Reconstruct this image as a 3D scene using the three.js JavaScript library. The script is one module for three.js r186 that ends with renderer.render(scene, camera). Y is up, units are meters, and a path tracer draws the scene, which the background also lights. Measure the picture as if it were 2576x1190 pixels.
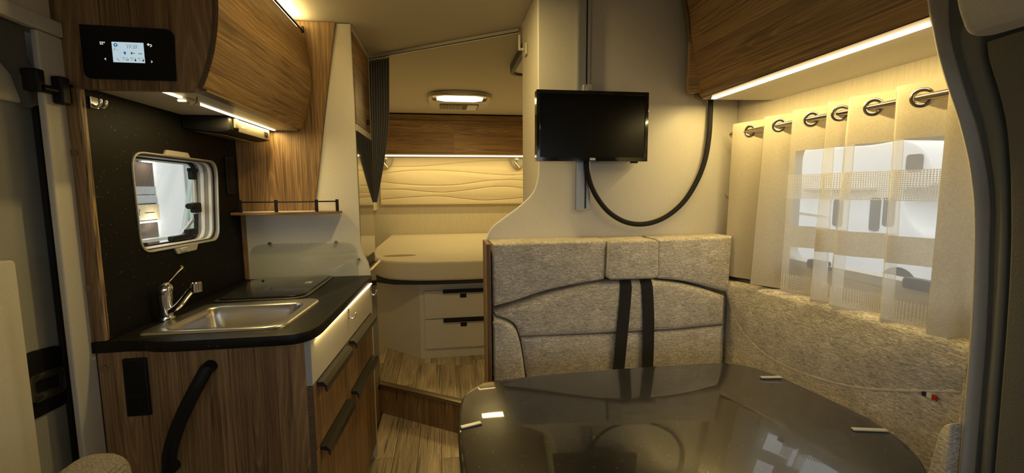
import * as THREE from 'three';
import { RoundedBoxGeometry } from 'three/addons/geometries/RoundedBoxGeometry.js';
import { mergeGeometries, mergeVertices, toCreasedNormals } from 'three/addons/utils/BufferGeometryUtils.js';
import { RectAreaLightUniformsLib } from 'three/addons/lights/RectAreaLightUniformsLib.js';

// ---------------------------------------------------------------- camera, sky, lights, exposure
const scene = new THREE.Scene();
const camera = new THREE.PerspectiveCamera(56.41, 2576 / 1190, 0.02, 200);
camera.rotation.order = 'YXZ';
camera.position.set(0, 1.326, 0);
camera.rotation.set(THREE.MathUtils.degToRad(-6.006), THREE.MathUtils.degToRad(-8.543), THREE.MathUtils.degToRad(-0.358));
scene.add(camera);
scene.background = new THREE.Color().setRGB(1.5, 1.52, 1.55);      // overcast daylight
const renderer = new THREE.WebGLRenderer({ antialias: true });
renderer.toneMapping = THREE.LinearToneMapping;
renderer.toneMappingExposure = 1.22;
renderer.shadowMap.enabled = true;
RectAreaLightUniformsLib.init();
const LED_COLOR = [1.0, 0.735, 0.265];
const LED = { galley: 90, galleyTop: 66, worktop: 14, dinette: 108, bed: 54, bedLamp: 230, aisle: 420 };   // radiance of each lamp

// ---------------------------------------------------------------- helpers
const V = (x, y, z) => new THREE.Vector3(x, y, z);
let seed = 20240917;
const rnd = () => { seed = (seed * 1664525 + 1013904223) >>> 0; return seed / 4294967296; };
const hash = (x, y, s) => { let h = (x * 374761393 + y * 668265263 + s * 1274126177) | 0; h = Math.imul(h ^ (h >>> 13), 1274126177); h ^= h >>> 16; return (h >>> 0) / 4294967296; };
function vnoise(x, y, px, py, s) {                                    // periodic value noise
  const xi = Math.floor(x), yi = Math.floor(y); let fx = x - xi, fy = y - yi;
  fx = fx * fx * (3 - 2 * fx); fy = fy * fy * (3 - 2 * fy);
  const x0 = ((xi % px) + px) % px, x1 = (x0 + 1) % px, y0 = ((yi % py) + py) % py, y1 = (y0 + 1) % py;
  const a = hash(x0, y0, s), b = hash(x1, y0, s), c = hash(x0, y1, s), d = hash(x1, y1, s);
  return a + (b - a) * fx + (c - a) * fy + (a - b - c + d) * fx * fy;
}
function tex(w, h, fn, srgb, mx, my) {                                // fn(u, v) -> [r, g, b] in 0..1; covers mx by my metres
  const d = new Uint8Array(w * h * 4);
  for (let j = 0; j < h; j++) for (let i = 0; i < w; i++) {
    const c = fn((i + 0.5) / w, (j + 0.5) / h), k = (j * w + i) * 4;
    d[k] = Math.max(0, Math.min(255, c[0] * 255)); d[k + 1] = Math.max(0, Math.min(255, c[1] * 255)); d[k + 2] = Math.max(0, Math.min(255, c[2] * 255)); d[k + 3] = 255;
  }
  const t = new THREE.DataTexture(d, w, h); t.wrapS = t.wrapT = THREE.RepeatWrapping; t.magFilter = THREE.LinearFilter; t.minFilter = THREE.LinearMipmapLinearFilter; t.generateMipmaps = true;
  if (srgb) t.colorSpace = THREE.SRGBColorSpace;
  t.repeat.set(1 / mx, 1 / my); t.needsUpdate = true; return t;
}
const lin = (r, g, b) => new THREE.Color().setRGB(r, g, b);
const std = (o) => new THREE.MeshStandardMaterial(o);
const phy = (o) => new THREE.MeshPhysicalMaterial(o);

// ---- naming
const used = {};
function numbered(n) { const k = used[n] ?? 0; used[n] = k + 1; return k ? n + '_' + String(k).padStart(3, '0') : n; }
function shade(m) { m.castShadow = true; m.receiveShadow = true; return m; }
function thing(name, label, category, base = [0, 0, 0], group) {
  const g = new THREE.Group(); g.name = numbered(name); g.userData = { label, category }; if (group) g.userData.group = group;
  g.position.set(...base); scene.add(g); return g;
}
// adds a mesh whose geometry is given in world metres under a parent standing anywhere
function part(parent, name, geo, mat, label) {
  const m = shade(new THREE.Mesh(geo, mat)); m.name = name;
  let p = parent; while (p && p !== scene) { m.position.sub(p.position); p = p.parent; }
  if (label) m.userData.label = label;
  parent.add(m); return m;
}
function single(name, label, category, geo, mat, group) {
  const m = shade(new THREE.Mesh(geo, mat)); m.name = numbered(name); m.userData = { label, category }; if (group) m.userData.group = group; scene.add(m); return m;
}
function struct(name, geo, mat, label, category) {
  const m = shade(new THREE.Mesh(geo, mat)); m.name = name; m.userData = { kind: 'structure', label, category }; scene.add(m); return m;
}
// ---- geometry in metres with baked box-projected uv (u along the grain axis)
function uvw(geo, grain = 'x', off = 0) {
  let g = geo.index ? geo.toNonIndexed() : geo; const p = g.attributes.position, n = p.count, uv = new Float32Array(n * 2);
  const a = V(0, 0, 0), b = V(0, 0, 0), c = V(0, 0, 0), ax = ['x', 'y', 'z'];
  for (let i = 0; i < n; i += 3) {
    a.fromBufferAttribute(p, i); b.fromBufferAttribute(p, i + 1); c.fromBufferAttribute(p, i + 2);
    const N = b.clone().sub(a).cross(c.clone().sub(a)); const q = [Math.abs(N.x), Math.abs(N.y), Math.abs(N.z)];
    const dom = q[0] > q[1] && q[0] > q[2] ? 'x' : q[1] > q[2] ? 'y' : 'z';
    const rest = ax.filter((k) => k !== dom); const U = rest.includes(grain) ? grain : rest[0], W = rest.find((k) => k !== U);
    [a, b, c].forEach((t, k) => { uv[(i + k) * 2] = t[U] + off; uv[(i + k) * 2 + 1] = t[W] + off * 0.37; });
  }
  g.setAttribute('uv', new THREE.BufferAttribute(uv, 2)); return g;
}
function box(x0, x1, y0, y1, z0, z1, r = 0, grain = 'x', off = 0) {
  const w = Math.abs(x1 - x0), h = Math.abs(y1 - y0), d = Math.abs(z1 - z0); r = Math.min(r, w / 2.01, h / 2.01, d / 2.01);
  const g = r > 0 ? new RoundedBoxGeometry(w, h, d, r > 0.012 ? 4 : 2, r) : new THREE.BoxGeometry(w, h, d);
  g.translate((x0 + x1) / 2, (y0 + y1) / 2, (z0 + z1) / 2); return uvw(g, grain, off);
}
function shapeOf(pts, holes = []) {
  const s = pts.isShape ? pts : new THREE.Shape(pts.map((p) => new THREE.Vector2(p[0], p[1])));
  for (const h of holes) s.holes.push(h.isPath || h.isShape ? h : new THREE.Path(h.map((p) => new THREE.Vector2(p[0], p[1]))));
  return s;
}
function extr(shape, depth, bevel = 0, seg = 2, curve = 10) {
  const b = Math.min(bevel, depth / 2.02);
  const g = new THREE.ExtrudeGeometry(shape, { depth: depth - 2 * b, bevelEnabled: b > 0, bevelThickness: b, bevelSize: b, bevelOffset: -b, bevelSegments: seg, curveSegments: curve });
  g.translate(0, 0, b); return g;
}
// shape in (x, y) from z0 to z1
function prismXY(pts, z0, z1, o = {}) { const g = extr(shapeOf(pts, o.holes), Math.abs(z1 - z0), o.bevel, o.seg, o.curve); g.translate(0, 0, Math.min(z0, z1)); return uvw(smooth(g, o), o.grain, o.off); }
// shape in (z, y) from x0 to x1
function prismZY(pts, x0, x1, o = {}) {
  const P = pts.map(([z, y]) => [-z, y]); const H = (o.holes || []).map((h) => h.map(([z, y]) => [-z, y]));
  const g = extr(shapeOf(P, H), Math.abs(x1 - x0), o.bevel, o.seg, o.curve); g.rotateY(Math.PI / 2); g.translate(Math.min(x0, x1), 0, 0); return uvw(smooth(g, o), o.grain, o.off);
}
// outline in (x, z) from y0 to y1
function prismXZ(pts, y0, y1, o = {}) {
  const P = pts.map(([x, z]) => [x, -z]); const H = (o.holes || []).map((h) => h.map(([x, z]) => [x, -z]));
  const g = extr(shapeOf(P, H), Math.abs(y1 - y0), o.bevel, o.seg, o.curve); g.rotateX(-Math.PI / 2); g.translate(0, Math.min(y0, y1), 0); return uvw(smooth(g, o), o.grain, o.off);
}
function smooth(g, o) { if (!o.bevel || o.flat) return g; const q = mergeVertices(strip(g), 1e-5); return toCreasedNormals(q, 0.6); }
function strip(g) { const q = new THREE.BufferGeometry(); q.setAttribute('position', g.attributes.position); if (g.index) q.setIndex(g.index); return q; }
// rounded polygon: corners [a, b, radius]
function rounded(c, n = 6) {
  const out = [];
  for (let i = 0; i < c.length; i++) {
    const P = c[i], A = c[(i + c.length - 1) % c.length], B = c[(i + 1) % c.length], r = P[2] || 0;
    if (!r) { out.push([P[0], P[1]]); continue; }
    const u = [A[0] - P[0], A[1] - P[1]], w = [B[0] - P[0], B[1] - P[1]], lu = Math.hypot(...u), lw = Math.hypot(...w), k = Math.min(r, lu * 0.49, lw * 0.49);
    const s = [P[0] + u[0] / lu * k, P[1] + u[1] / lu * k], e = [P[0] + w[0] / lw * k, P[1] + w[1] / lw * k];
    for (let j = 0; j <= n; j++) { const t = j / n; out.push([(1 - t) ** 2 * s[0] + 2 * t * (1 - t) * P[0] + t * t * e[0], (1 - t) ** 2 * s[1] + 2 * t * (1 - t) * P[1] + t * t * e[1]]); }
  }
  return out;
}
function tube(pts, r, o = {}) {
  const c = pts.length === 2 ? new THREE.LineCurve3(V(...pts[0]), V(...pts[1])) : new THREE.CatmullRomCurve3(pts.map((p) => V(...p)), o.closed || false, 'centripetal');
  const g = new THREE.TubeGeometry(c, o.n || (pts.length === 2 ? 1 : pts.length * 8), r, o.rs || 12, o.closed || false);
  const L = [g];
  if (!o.closed) for (const t of [0, 1]) { const s = new THREE.SphereGeometry(r, o.rs || 12, 8); if (o.flatEnds) s.scale(1, 1, 1); const p = c.getPoint(t); s.translate(p.x, p.y, p.z); L.push(s); }
  return uvw(mergeGeometries(L.map((q) => { const k = q.toNonIndexed(); return k; })), o.grain || 'x');
}
function cyl(p0, p1, r0, r1 = r0, n = 24) {
  const a = V(...p0), b = V(...p1), d = b.clone().sub(a), g = new THREE.CylinderGeometry(r1, r0, d.length(), n);
  g.applyQuaternion(new THREE.Quaternion().setFromUnitVectors(V(0, 1, 0), d.clone().normalize())); const m = a.add(b).multiplyScalar(0.5); g.translate(m.x, m.y, m.z); return uvw(g);
}
const merge = (l) => mergeGeometries(l.map((g) => { const q = g.index ? g.toNonIndexed() : g; if (!q.attributes.normal) q.computeVertexNormals(); for (const k of Object.keys(q.attributes)) if (!['position', 'normal', 'uv'].includes(k)) q.deleteAttribute(k); return q; }));
const spline = (pts, n) => { const c = new THREE.CatmullRomCurve3(pts.map(([a, b]) => V(a, b, 0)), false, 'centripetal'); return c.getPoints(n).map((p) => [p.x, p.y]); };
// open surface from rows of 3D points
function sheet(rows, uvOf) {
  const R = rows.length, C = rows[0].length, pos = [], uv = [], idx = [];
  rows.forEach((r, j) => r.forEach((p, i) => { pos.push(...p); const t = uvOf ? uvOf(p, i, j) : [i / (C - 1), j / (R - 1)]; uv.push(...t); }));
  for (let j = 0; j < R - 1; j++) for (let i = 0; i < C - 1; i++) { const a = j * C + i; idx.push(a, a + 1, a + C, a + 1, a + C + 1, a + C); }
  const g = new THREE.BufferGeometry(); g.setAttribute('position', new THREE.Float32BufferAttribute(pos, 3)); g.setAttribute('uv', new THREE.Float32BufferAttribute(uv, 2)); g.setIndex(idx); g.computeVertexNormals(); return g;
}

// ---------------------------------------------------------------- materials
// oak-like veneer: boards across v, cathedral grain and fine pores along u
const boards = [[0, 0.13], [0.13, 0.09], [0.22, 0.15], [0.37, 0.1], [0.47, 0.17], [0.64, 0.16]];
function woodColor(u, v, dk) {
  const y = v * 0.8, x = u * 1.6; let b = 0; while (b < 5 && y >= boards[b + 1][0]) b++;
  const [s, w] = boards[b], g = (y - s) / w - (0.25 + 0.5 * hash(b, 3, 9));
  const warp = (vnoise(u * 6, v * 20, 6, 20, 11 + b) - 0.5) * 1.1 + (vnoise(u * 26, v * 70, 26, 70, 5) - 0.5) * 0.22;
  const cath = hash(b, 7, 9) > 0.4;                                     // cathedral or straight grain
  const h = cath ? Math.sqrt(g * g * 90 + (0.5 + 0.5 * Math.sin(u * Math.PI * 2 + b * 2)) * 9) * 1.5 + warp * 1.4 : g * 9 + warp * 1.6;
  const ring = h - Math.floor(h), line = ring < 0.5 ? Math.pow(ring * 2, 2) : Math.pow((1 - ring) * 2, 6);
  const fib = vnoise(u * 22, v * 330, 22, 330, 21), fib2 = vnoise(u * 70, v * 700, 70, 700, 31), tone = vnoise(u * 3, v * 10, 3, 10, 41), big = vnoise(u * 4, v * 40, 4, 40, 51);
  const edge = Math.min(y - s, s + w - y) < 0.0012 ? 0.34 : 0;
  const streak = Math.max(0, vnoise(u * 7, v * 120, 7, 120, 61) - 0.74) * 2.2;
  let k = 0.34 - 0.24 * line + 0.18 * (1 - fib) + 0.10 * (1 - fib2) + 0.22 * (1 - tone) + 0.26 * (1 - big) + (hash(b, 1, 2) - 0.5) * 0.24 + edge + streak * 0.7 - 0.12;
  k = Math.max(0, Math.min(1, k * dk));
  const A = [0.790, 0.645, 0.440], B = [0.340, 0.243, 0.145];
  return [0, 1, 2].map((i) => A[i] + (B[i] - A[i]) * k);
}
const woodMap = tex(1024, 1024, (u, v) => woodColor(u, v, 1.0), true, 1.6, 0.8);
const woodBump = tex(512, 512, (u, v) => { const f = vnoise(u * 36, v * 300, 36, 300, 21); return [f, f, f]; }, false, 1.6, 0.8);
const wood = std({ map: woodMap, bumpMap: woodBump, bumpScale: 0.0003, roughness: 0.55 });
const woodEdge = std({ color: lin(0.17, 0.105, 0.06), roughness: 0.6, map: tex(64, 256, (u, v) => { const k = 0.55 + 0.45 * vnoise(u * 4, v * 48, 4, 48, 3); return [k, k, k]; }, false, 0.4, 0.06) });
const grainy = (s, n, amp, mx) => tex(256, 256, (u, v) => { const k = 1 - amp + amp * (0.6 * vnoise(u * n, v * n, n, n, s) + 0.4 * vnoise(u * n * 2.0, v * n * 2.0, n * 2, n * 2, s + 1)); return [k, k, k]; }, false, mx, mx);
const fineGrain = grainy(7, 90, 0.10, 0.3);
const fineBump = grainy(17, 110, 1, 0.2);
const cream = std({ color: lin(0.66, 0.62, 0.54), map: fineGrain, roughness: 0.42 });
const creamMatte = std({ color: lin(0.66, 0.61, 0.52), map: fineGrain, roughness: 0.8 });
const ceilingMat = std({ color: lin(0.60, 0.55, 0.46), map: fineGrain, roughness: 0.85 });
const wallpaper = std({ color: lin(0.66, 0.60, 0.48), roughness: 0.85, map: tex(512, 256, (u, v) => { const k = 0.84 + 0.16 * (0.7 * vnoise(u * 6, v * 150, 6, 150, 71) + 0.3 * vnoise(u * 30, v * 240, 30, 240, 72)); return [k, k, k]; }, false, 0.35, 0.45), bumpMap: tex(512, 256, (u, v) => { const k = vnoise(u * 8, v * 150, 8, 150, 71); return [k, k, k]; }, false, 0.35, 0.45), bumpScale: 0.0004 });
const speck = (n, dens, base, mx) => { const pts = new Set(); const S = n; const m = new Map(); let sd = 99; const r = () => { sd = (sd * 1664525 + 1013904223) >>> 0; return sd / 4294967296; }; for (let i = 0; i < dens; i++) { const x = Math.floor(r() * S), y = Math.floor(r() * S), b = 0.30 + 0.65 * r() ** 1.8; m.set(y * S + x, b); if (r() < 0.35) m.set(y * S + (x + 1) % S, b * 0.8); if (r() < 0.2) m.set(((y + 1) % S) * S + x, b * 0.7); } return tex(S, S, (u, v) => { const k = m.get(Math.floor(v * S) * S + Math.floor(u * S)); const q = 0.86 + 0.28 * vnoise(u * 200, v * 200, 200, 200, 5); return k ? [Math.max(k, base[0]), Math.max(k * 0.98, base[1]), Math.max(k * 0.95, base[2])] : base.map((c) => c * q); }, true, mx, mx); };
const blackStone = phy({ map: speck(1024, 2600, [0.040, 0.038, 0.034], 1.5), roughness: 0.6, specularIntensity: 0.35 });
const worktopMat = phy({ map: speck(1024, 2200, [0.050, 0.048, 0.044], 1.3), roughness: 0.45, specularIntensity: 0.5 });
// the table keeps its protective film: shallow ripples in a glossy skin
const tableBump = tex(512, 512, (u, v) => { const k = 0.6 * vnoise(u * 5, v * 5, 5, 5, 81) + 0.3 * vnoise(u * 11, v * 9, 11, 9, 82) + 0.1 * vnoise(u * 26, v * 26, 26, 26, 83); return [k, k, k]; }, false, 1.1, 1.1);
const tableMat = phy({ map: speck(1024, 2600, [0.105, 0.094, 0.086], 1.35), roughness: 0.3, clearcoat: 1, clearcoatRoughness: 0.03, bumpMap: tableBump, bumpScale: 0.002 });
const black = phy({ color: lin(0.008, 0.008, 0.009), roughness: 0.5, specularIntensity: 0.5 });
const blackSatin = phy({ color: lin(0.008, 0.008, 0.009), roughness: 0.35, specularIntensity: 0.35 });
const blackGloss = phy({ color: lin(0.008, 0.008, 0.009), roughness: 0.08, clearcoat: 0.6, clearcoatRoughness: 0.05 });
const rubber = std({ color: lin(0.012, 0.012, 0.012), roughness: 0.85 });
const chrome = std({ color: lin(0.82, 0.81, 0.79), metalness: 1, roughness: 0.1 });
const nickel = std({ color: lin(0.50, 0.44, 0.36), metalness: 1, roughness: 0.18 });
const steel = std({ color: lin(0.56, 0.54, 0.51), metalness: 1, roughness: 0.32 });
const alu = std({ color: lin(0.55, 0.54, 0.52), metalness: 0.45, roughness: 0.4 });
const aluPaint = std({ color: lin(0.48, 0.47, 0.44), roughness: 0.45, metalness: 0.3 });
const handleMetal = std({ color: lin(0.06, 0.058, 0.054), metalness: 0.7, roughness: 0.3 });
const bronze = std({ color: lin(0.33, 0.26, 0.18), metalness: 0.85, roughness: 0.38 });
const glassClear = phy({ color: lin(0.97, 0.98, 0.97), roughness: 0.02, transmission: 1, thickness: 0, ior: 1.45 });
const glassGreen = phy({ color: lin(0.62, 0.78, 0.66), roughness: 0.03, transmission: 1, thickness: 0, ior: 1.45 });
const glassGrey = phy({ color: lin(0.93, 0.95, 0.93), roughness: 0.04, transmission: 1, thickness: 0, ior: 1.45 });
// tweed upholstery with slubs running along u
const slub = (u, v) => 0.40 * vnoise(u * 46, v * 230, 46, 230, 91) + 0.28 * vnoise(u * 110, v * 256, 110, 256, 92) + 0.18 * vnoise(u * 22, v * 120, 22, 120, 93) + 0.14 * vnoise(u * 9, v * 11, 9, 11, 94);
const fabricMap = tex(1024, 1024, (u, v) => { const k = slub(u, v), t = 0.81 + 0.66 * (k - 0.5); return [t * 0.94, t * 0.90, t * 0.835]; }, true, 0.33, 0.33);
const fabricBump = tex(1024, 1024, (u, v) => { const k = slub(u, v); return [k, k, k]; }, false, 0.33, 0.33);
const fabric = std({ map: fabricMap, bumpMap: fabricBump, bumpScale: 0.0009, roughness: 0.95 });
const boucle = std({ color: lin(0.42, 0.37, 0.30), roughness: 1, bumpMap: grainy(23, 60, 1, 0.12), bumpScale: 0.004, map: grainy(24, 70, 0.4, 0.12) });
const weave = (u, v) => 0.45 * vnoise(u * 40, v * 220, 40, 220, 101) + 0.35 * vnoise(u * 220, v * 30, 220, 30, 102) + 0.2 * vnoise(u * 128, v * 128, 128, 128, 103);
const linenMap = tex(512, 512, (u, v) => { const k = 0.78 + 0.3 * weave(u, v); return [k, k * 0.975, k * 0.93]; }, false, 0.16, 0.16);
const linen = phy({ color: lin(0.74, 0.68, 0.56), map: linenMap, roughness: 1, transmission: 0.32, thickness: 0, side: THREE.DoubleSide });
const bandLinen = phy({ color: lin(0.80, 0.75, 0.65), map: linenMap, roughness: 1, transmission: 0.45, thickness: 0, side: THREE.DoubleSide });
const sheer = phy({ color: lin(1, 1, 0.99), roughness: 0.4, transmission: 0.80, thickness: 0, side: THREE.DoubleSide });
const netAlpha = tex(64, 64, (u, v) => { const a = Math.abs(u - 0.5) > 0.27 || Math.abs(v - 0.5) > 0.27 ? 1 : 0; return [a, a, a]; }, false, 0.0052, 0.0052);
const net = phy({ color: lin(0.88, 0.85, 0.78), roughness: 1, transmission: 0.4, thickness: 0, alphaMap: netAlpha, transparent: true, side: THREE.DoubleSide });
const greyCurtain = std({ color: lin(0.34, 0.34, 0.35), map: linenMap, roughness: 0.95, side: THREE.DoubleSide });
const padded = std({ color: lin(0.70, 0.61, 0.44), map: fineGrain, roughness: 0.75, bumpMap: fineBump, bumpScale: 0.0003 });
const mattressMat = std({ color: lin(0.72, 0.67, 0.57), map: linenMap, roughness: 0.95 });
const cabGrey = std({ color: lin(0.50, 0.48, 0.44), map: fineGrain, roughness: 0.75, bumpMap: fineBump, bumpScale: 0.0005 });
const cabDark = std({ color: lin(0.12, 0.115, 0.105), map: fineGrain, roughness: 0.9, bumpMap: fineBump, bumpScale: 0.0008 });
const doorPlastic = std({ color: lin(0.56, 0.53, 0.46), map: fineGrain, roughness: 0.6, bumpMap: fineBump, bumpScale: 0.0003 });
const doorLower = std({ color: lin(0.36, 0.36, 0.32), map: fineGrain, roughness: 0.6, bumpMap: fineBump, bumpScale: 0.0003 });
const whitePaint = std({ color: lin(0.80, 0.80, 0.80), roughness: 0.4 });
const strap = std({ color: lin(0.012, 0.012, 0.013), roughness: 0.8, bumpMap: tex(64, 64, (u, v) => { const k = 0.5 + 0.5 * Math.sin(v * Math.PI * 2); return [k, k, k]; }, false, 0.05, 0.003), bumpScale: 0.0004 });
const glow = (k) => std({ color: lin(0.9, 0.85, 0.75), roughness: 0.6, emissive: lin(LED_COLOR[0], 0.82, 0.52), emissiveIntensity: k });

// a light strip: glowing diffuser in a profile, with the area light just before its face
function areaLight(parent, p0, p1, width, dir, radiance, color = LED_COLOR) {
  const a = V(...p0), b = V(...p1), L = a.distanceTo(b), X = b.clone().sub(a).normalize(), Z = V(...dir).normalize().negate(), Y = Z.clone().cross(X).normalize();
  const l = new THREE.RectAreaLight(lin(...color), radiance, L, width); l.name = 'light';
  l.quaternion.setFromRotationMatrix(new THREE.Matrix4().makeBasis(X, Y, Z)); l.position.copy(a.add(b).multiplyScalar(0.5)).addScaledVector(Z, -0.003);
  let p = parent; while (p && p !== scene) { l.position.sub(p.position); p = p.parent; }
  parent.add(l); return l;
}

// ================================================================ the shell
const ZR = -4.75, YC = 2.08, XL = -0.96, XR = 1.20;
struct('floor', box(XL - 0.2, 1.3, -0.06, -0.012, ZR - 0.1, 1.5), std({ color: lin(0.10, 0.08, 0.055), roughness: 0.8 }), 'brown floor underlay beneath the wood-look planks', 'floor');
struct('ceiling', box(XL - 0.2, 1.3, YC, YC + 0.06, ZR - 0.1, 1.5), ceilingMat, 'plain cream ceiling of the motorhome', 'ceiling');
struct('wall_rear', box(XL - 0.1, 1.3, 0, YC, ZR - 0.05, ZR, 0, 'y'), wallpaper, 'cream wall behind the bed', 'wall');
// right wall with the window opening
{
  const hole = rounded([[-1.43, 1.055, 0.06], [-0.45, 1.055, 0.06], [-0.45, 1.50, 0.06], [-1.43, 1.50, 0.06]]);
  struct('wall_right', prismZY([[ZR, 0], [1.5, 0], [1.5, YC], [ZR, YC]], XR, XR + 0.045, { holes: [hole, rounded([[0.25, 1.0, 0.06], [1.15, 1.0, 0.1], [0.95, 1.6, 0.1], [0.25, 1.6, 0.06]])], grain: 'y' }), wallpaper, 'cream ribbed wallpaper wall around the curtained window', 'wall');
}
// left wall: kitchen part with window opening, door opening in front of it
const kw = rounded([[-1.478, 1.14, 0.05], [-1.945, 1.132, 0.05], [-1.975, 1.45, 0.06], [-1.47, 1.45, 0.06]]);
struct('wall_left', prismZY([[ZR, 0], [-1.32, 0], [-1.32, YC], [ZR, YC]], XL - 0.05, XL, { holes: [kw] }), creamMatte, 'cream left wall behind the kitchen', 'wall');
struct('wall_door_side', prismZY([[-1.32, 0], [-1.32, YC], [1.5, YC], [1.5, 0], [-0.55, 0], [-0.55, 1.72], [-1.31, 1.72], [-1.31, 0]].reverse(), XL - 0.05, XL - 0.012, { holes: [rounded([[0.25, 1.0, 0.06], [1.15, 1.0, 0.1], [0.95, 1.6, 0.1], [0.25, 1.6, 0.06]])] }), creamMatte, 'cream wall around the entrance door', 'wall');
// cab end with the windscreen opening behind the viewer
struct('wall_front', merge([box(XL - 0.1, 1.3, 0, 0.95, 1.45, 1.5), box(XL - 0.1, 1.3, 1.75, YC, 1.45, 1.5), box(XL - 0.1, -0.8, 0.95, 1.75, 1.45, 1.5), box(1.05, 1.3, 0.95, 1.75, 1.45, 1.5)]), cabGrey, 'grey cab front around the windscreen', 'wall');
for (const [k, x] of [[4, XL - 0.03], [5, XR + 0.02]]) struct('window_' + k, box(x, x + 0.005, 0.99, 1.61, 0.24, 1.16), glassClear, k === 4 ? 'cab side window on the entrance door side' : 'cab side window on the dinette side', 'window');
struct('window_3', box(-0.8, 1.05, 0.95, 1.75, 1.47, 1.476), glassClear, 'clear windscreen of the cab', 'window');

// ---- planks: lower floor, then the raised floor by the bed
const plankMats = [0, 1, 2, 3, 4].map((i) => {
  const m = tex(256, 512, (u, v) => {
    const s = 200 + i * 7, f = 0.30 * vnoise(u * 60, v * 5, 60, 5, s) + 0.25 * vnoise(u * 110, v * 14, 110, 14, s + 1) + 0.3 * vnoise(u * 6, v * 4, 6, 4, s + 2) + 0.15 * vnoise(u * 150, v * 60, 150, 60, s + 3);
    const crack = Math.max(0, vnoise(u * 40, v * 4, 40, 4, s + 4) - 0.76) * 2.4, k = 0.70 + 0.27 * (f - 0.5) * 2 - crack * 0.55 + (i - 2) * 0.025;
    return [k * 1.05, k * 0.95, k * 0.79];
  }, true, 0.25, 0.9);
  return std({ map: m, roughness: 0.45, bumpMap: m, bumpScale: 0.0004 });
});
function clip(poly, n, c) {                                              // keep n.p >= c
  const out = []; for (let i = 0; i < poly.length; i++) { const a = poly[i], b = poly[(i + 1) % poly.length], da = n[0] * a[0] + n[1] * a[1] - c, db = n[0] * b[0] + n[1] * b[1] - c; if (da >= 0) out.push(a); if (da * db < 0) { const t = da / (da - db); out.push([a[0] + (b[0] - a[0]) * t, a[1] + (b[1] - a[1]) * t]); } } return out;
}
const SL = [-0.44, -2.655], SR = [0.38, -2.105];                         // diagonal step edge
const sd = [SR[0] - SL[0], SR[1] - SL[1]], sl = Math.hypot(...sd), sn = [-sd[1] / sl * -1, -sd[0] / sl]; // normal towards the bed
const sc = sn[0] * SL[0] + sn[1] * SL[1];
const floor = scene.getObjectByName('floor');
function plankField(y0, y1, x0, x1, z0, z1, keep, parent, name) {
  const W = 0.118; let col = 0;
  for (let x = x0; x < x1 - 0.01; x += W, col++) {
    let z = z0 + hash(col, 2, 77) * 0.5 - 0.6, row = 0;
    while (z < z1) {
      const L = 0.62 + hash(col, row, 78) * 0.5;
      let p = [[x + 0.0013, Math.max(z, z0) + 0.0013], [Math.min(x + W, x1) - 0.0013, Math.max(z, z0) + 0.0013], [Math.min(x + W, x1) - 0.0013, Math.min(z + L, z1) - 0.0013], [x + 0.0013, Math.min(z + L, z1) - 0.0013]];
      z += L; if (z <= z0 + 0.02) { row++; continue; }
      for (const [n, c] of keep) if (p.length) p = clip(p, n, c);
      if (p.length > 2) { const area = Math.abs(p.reduce((s, a, i) => { const b = p[(i + 1) % p.length]; return s + a[0] * b[1] - a[1] * b[0]; }, 0)) / 2; if (area > 0.002) part(parent, name, prismXZ(p, y0, y1, { grain: 'x', off: hash(col, row, 79) * 3 }), plankMats[Math.floor(hash(col, row, 80) * 5)]); }
      row++;
    }
  }
}
plankField(-0.012, 0, -0.4, 1.19, -2.7, 1.0, [[[-sn[0], -sn[1]], -sc + 0.012]], floor, 'plank');
const podium = struct('floor_raised', prismXZ([[SL[0], SL[1] - 0.01], [SR[0], SR[1] - 0.01], [XR, SR[1] - 0.01], [XR, ZR], [XL, ZR], [XL, SL[1] - 0.01]], 0.0, 0.168), creamMatte, 'raised floor in front of the bed', 'floor');
plankField(0.168, 0.18, -0.55, 0.6, -3.5, -2.0, [[sn, sc + 0.022], [[1, 0], -0.6]], podium, 'plank');
{ // riser of the step with its nosing and screw caps
  const at = (t, o) => [SL[0] + sd[0] * t + sn[0] * o, SL[1] + sd[1] * t + sn[1] * o];
  const g = thing('step', 'wood-veneered diagonal step up to the bedroom floor with metal nosing', 'step', [at(0.5, 0)[0], 0, at(0.5, 0)[1]]);
  part(g, 'riser', prismXZ([at(0.055, -0.016), at(1, -0.016), at(1, -0.001), at(0.055, -0.001)], 0.001, 0.166, { grain: 'y', off: 0.3 }), wood);
  part(g, 'nosing', prismXZ([at(0.055, -0.026), at(1, -0.026), at(1, 0.018), at(0.055, 0.018)], 0.168, 0.186, { bevel: 0.003 }), bronze, 'bronze metal nosing strip');
  for (const t of [0.10, 0.49]) { const a = at(t, -0.016), b = at(t, -0.0195); part(g, 'screw_cap', cyl([a[0], 0.045, a[1]], [b[0], 0.045, b[1]], 0.011), std({ color: lin(0.27, 0.17, 0.09), roughness: 0.5 }), 'round brown screw cap'); }
}

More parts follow.
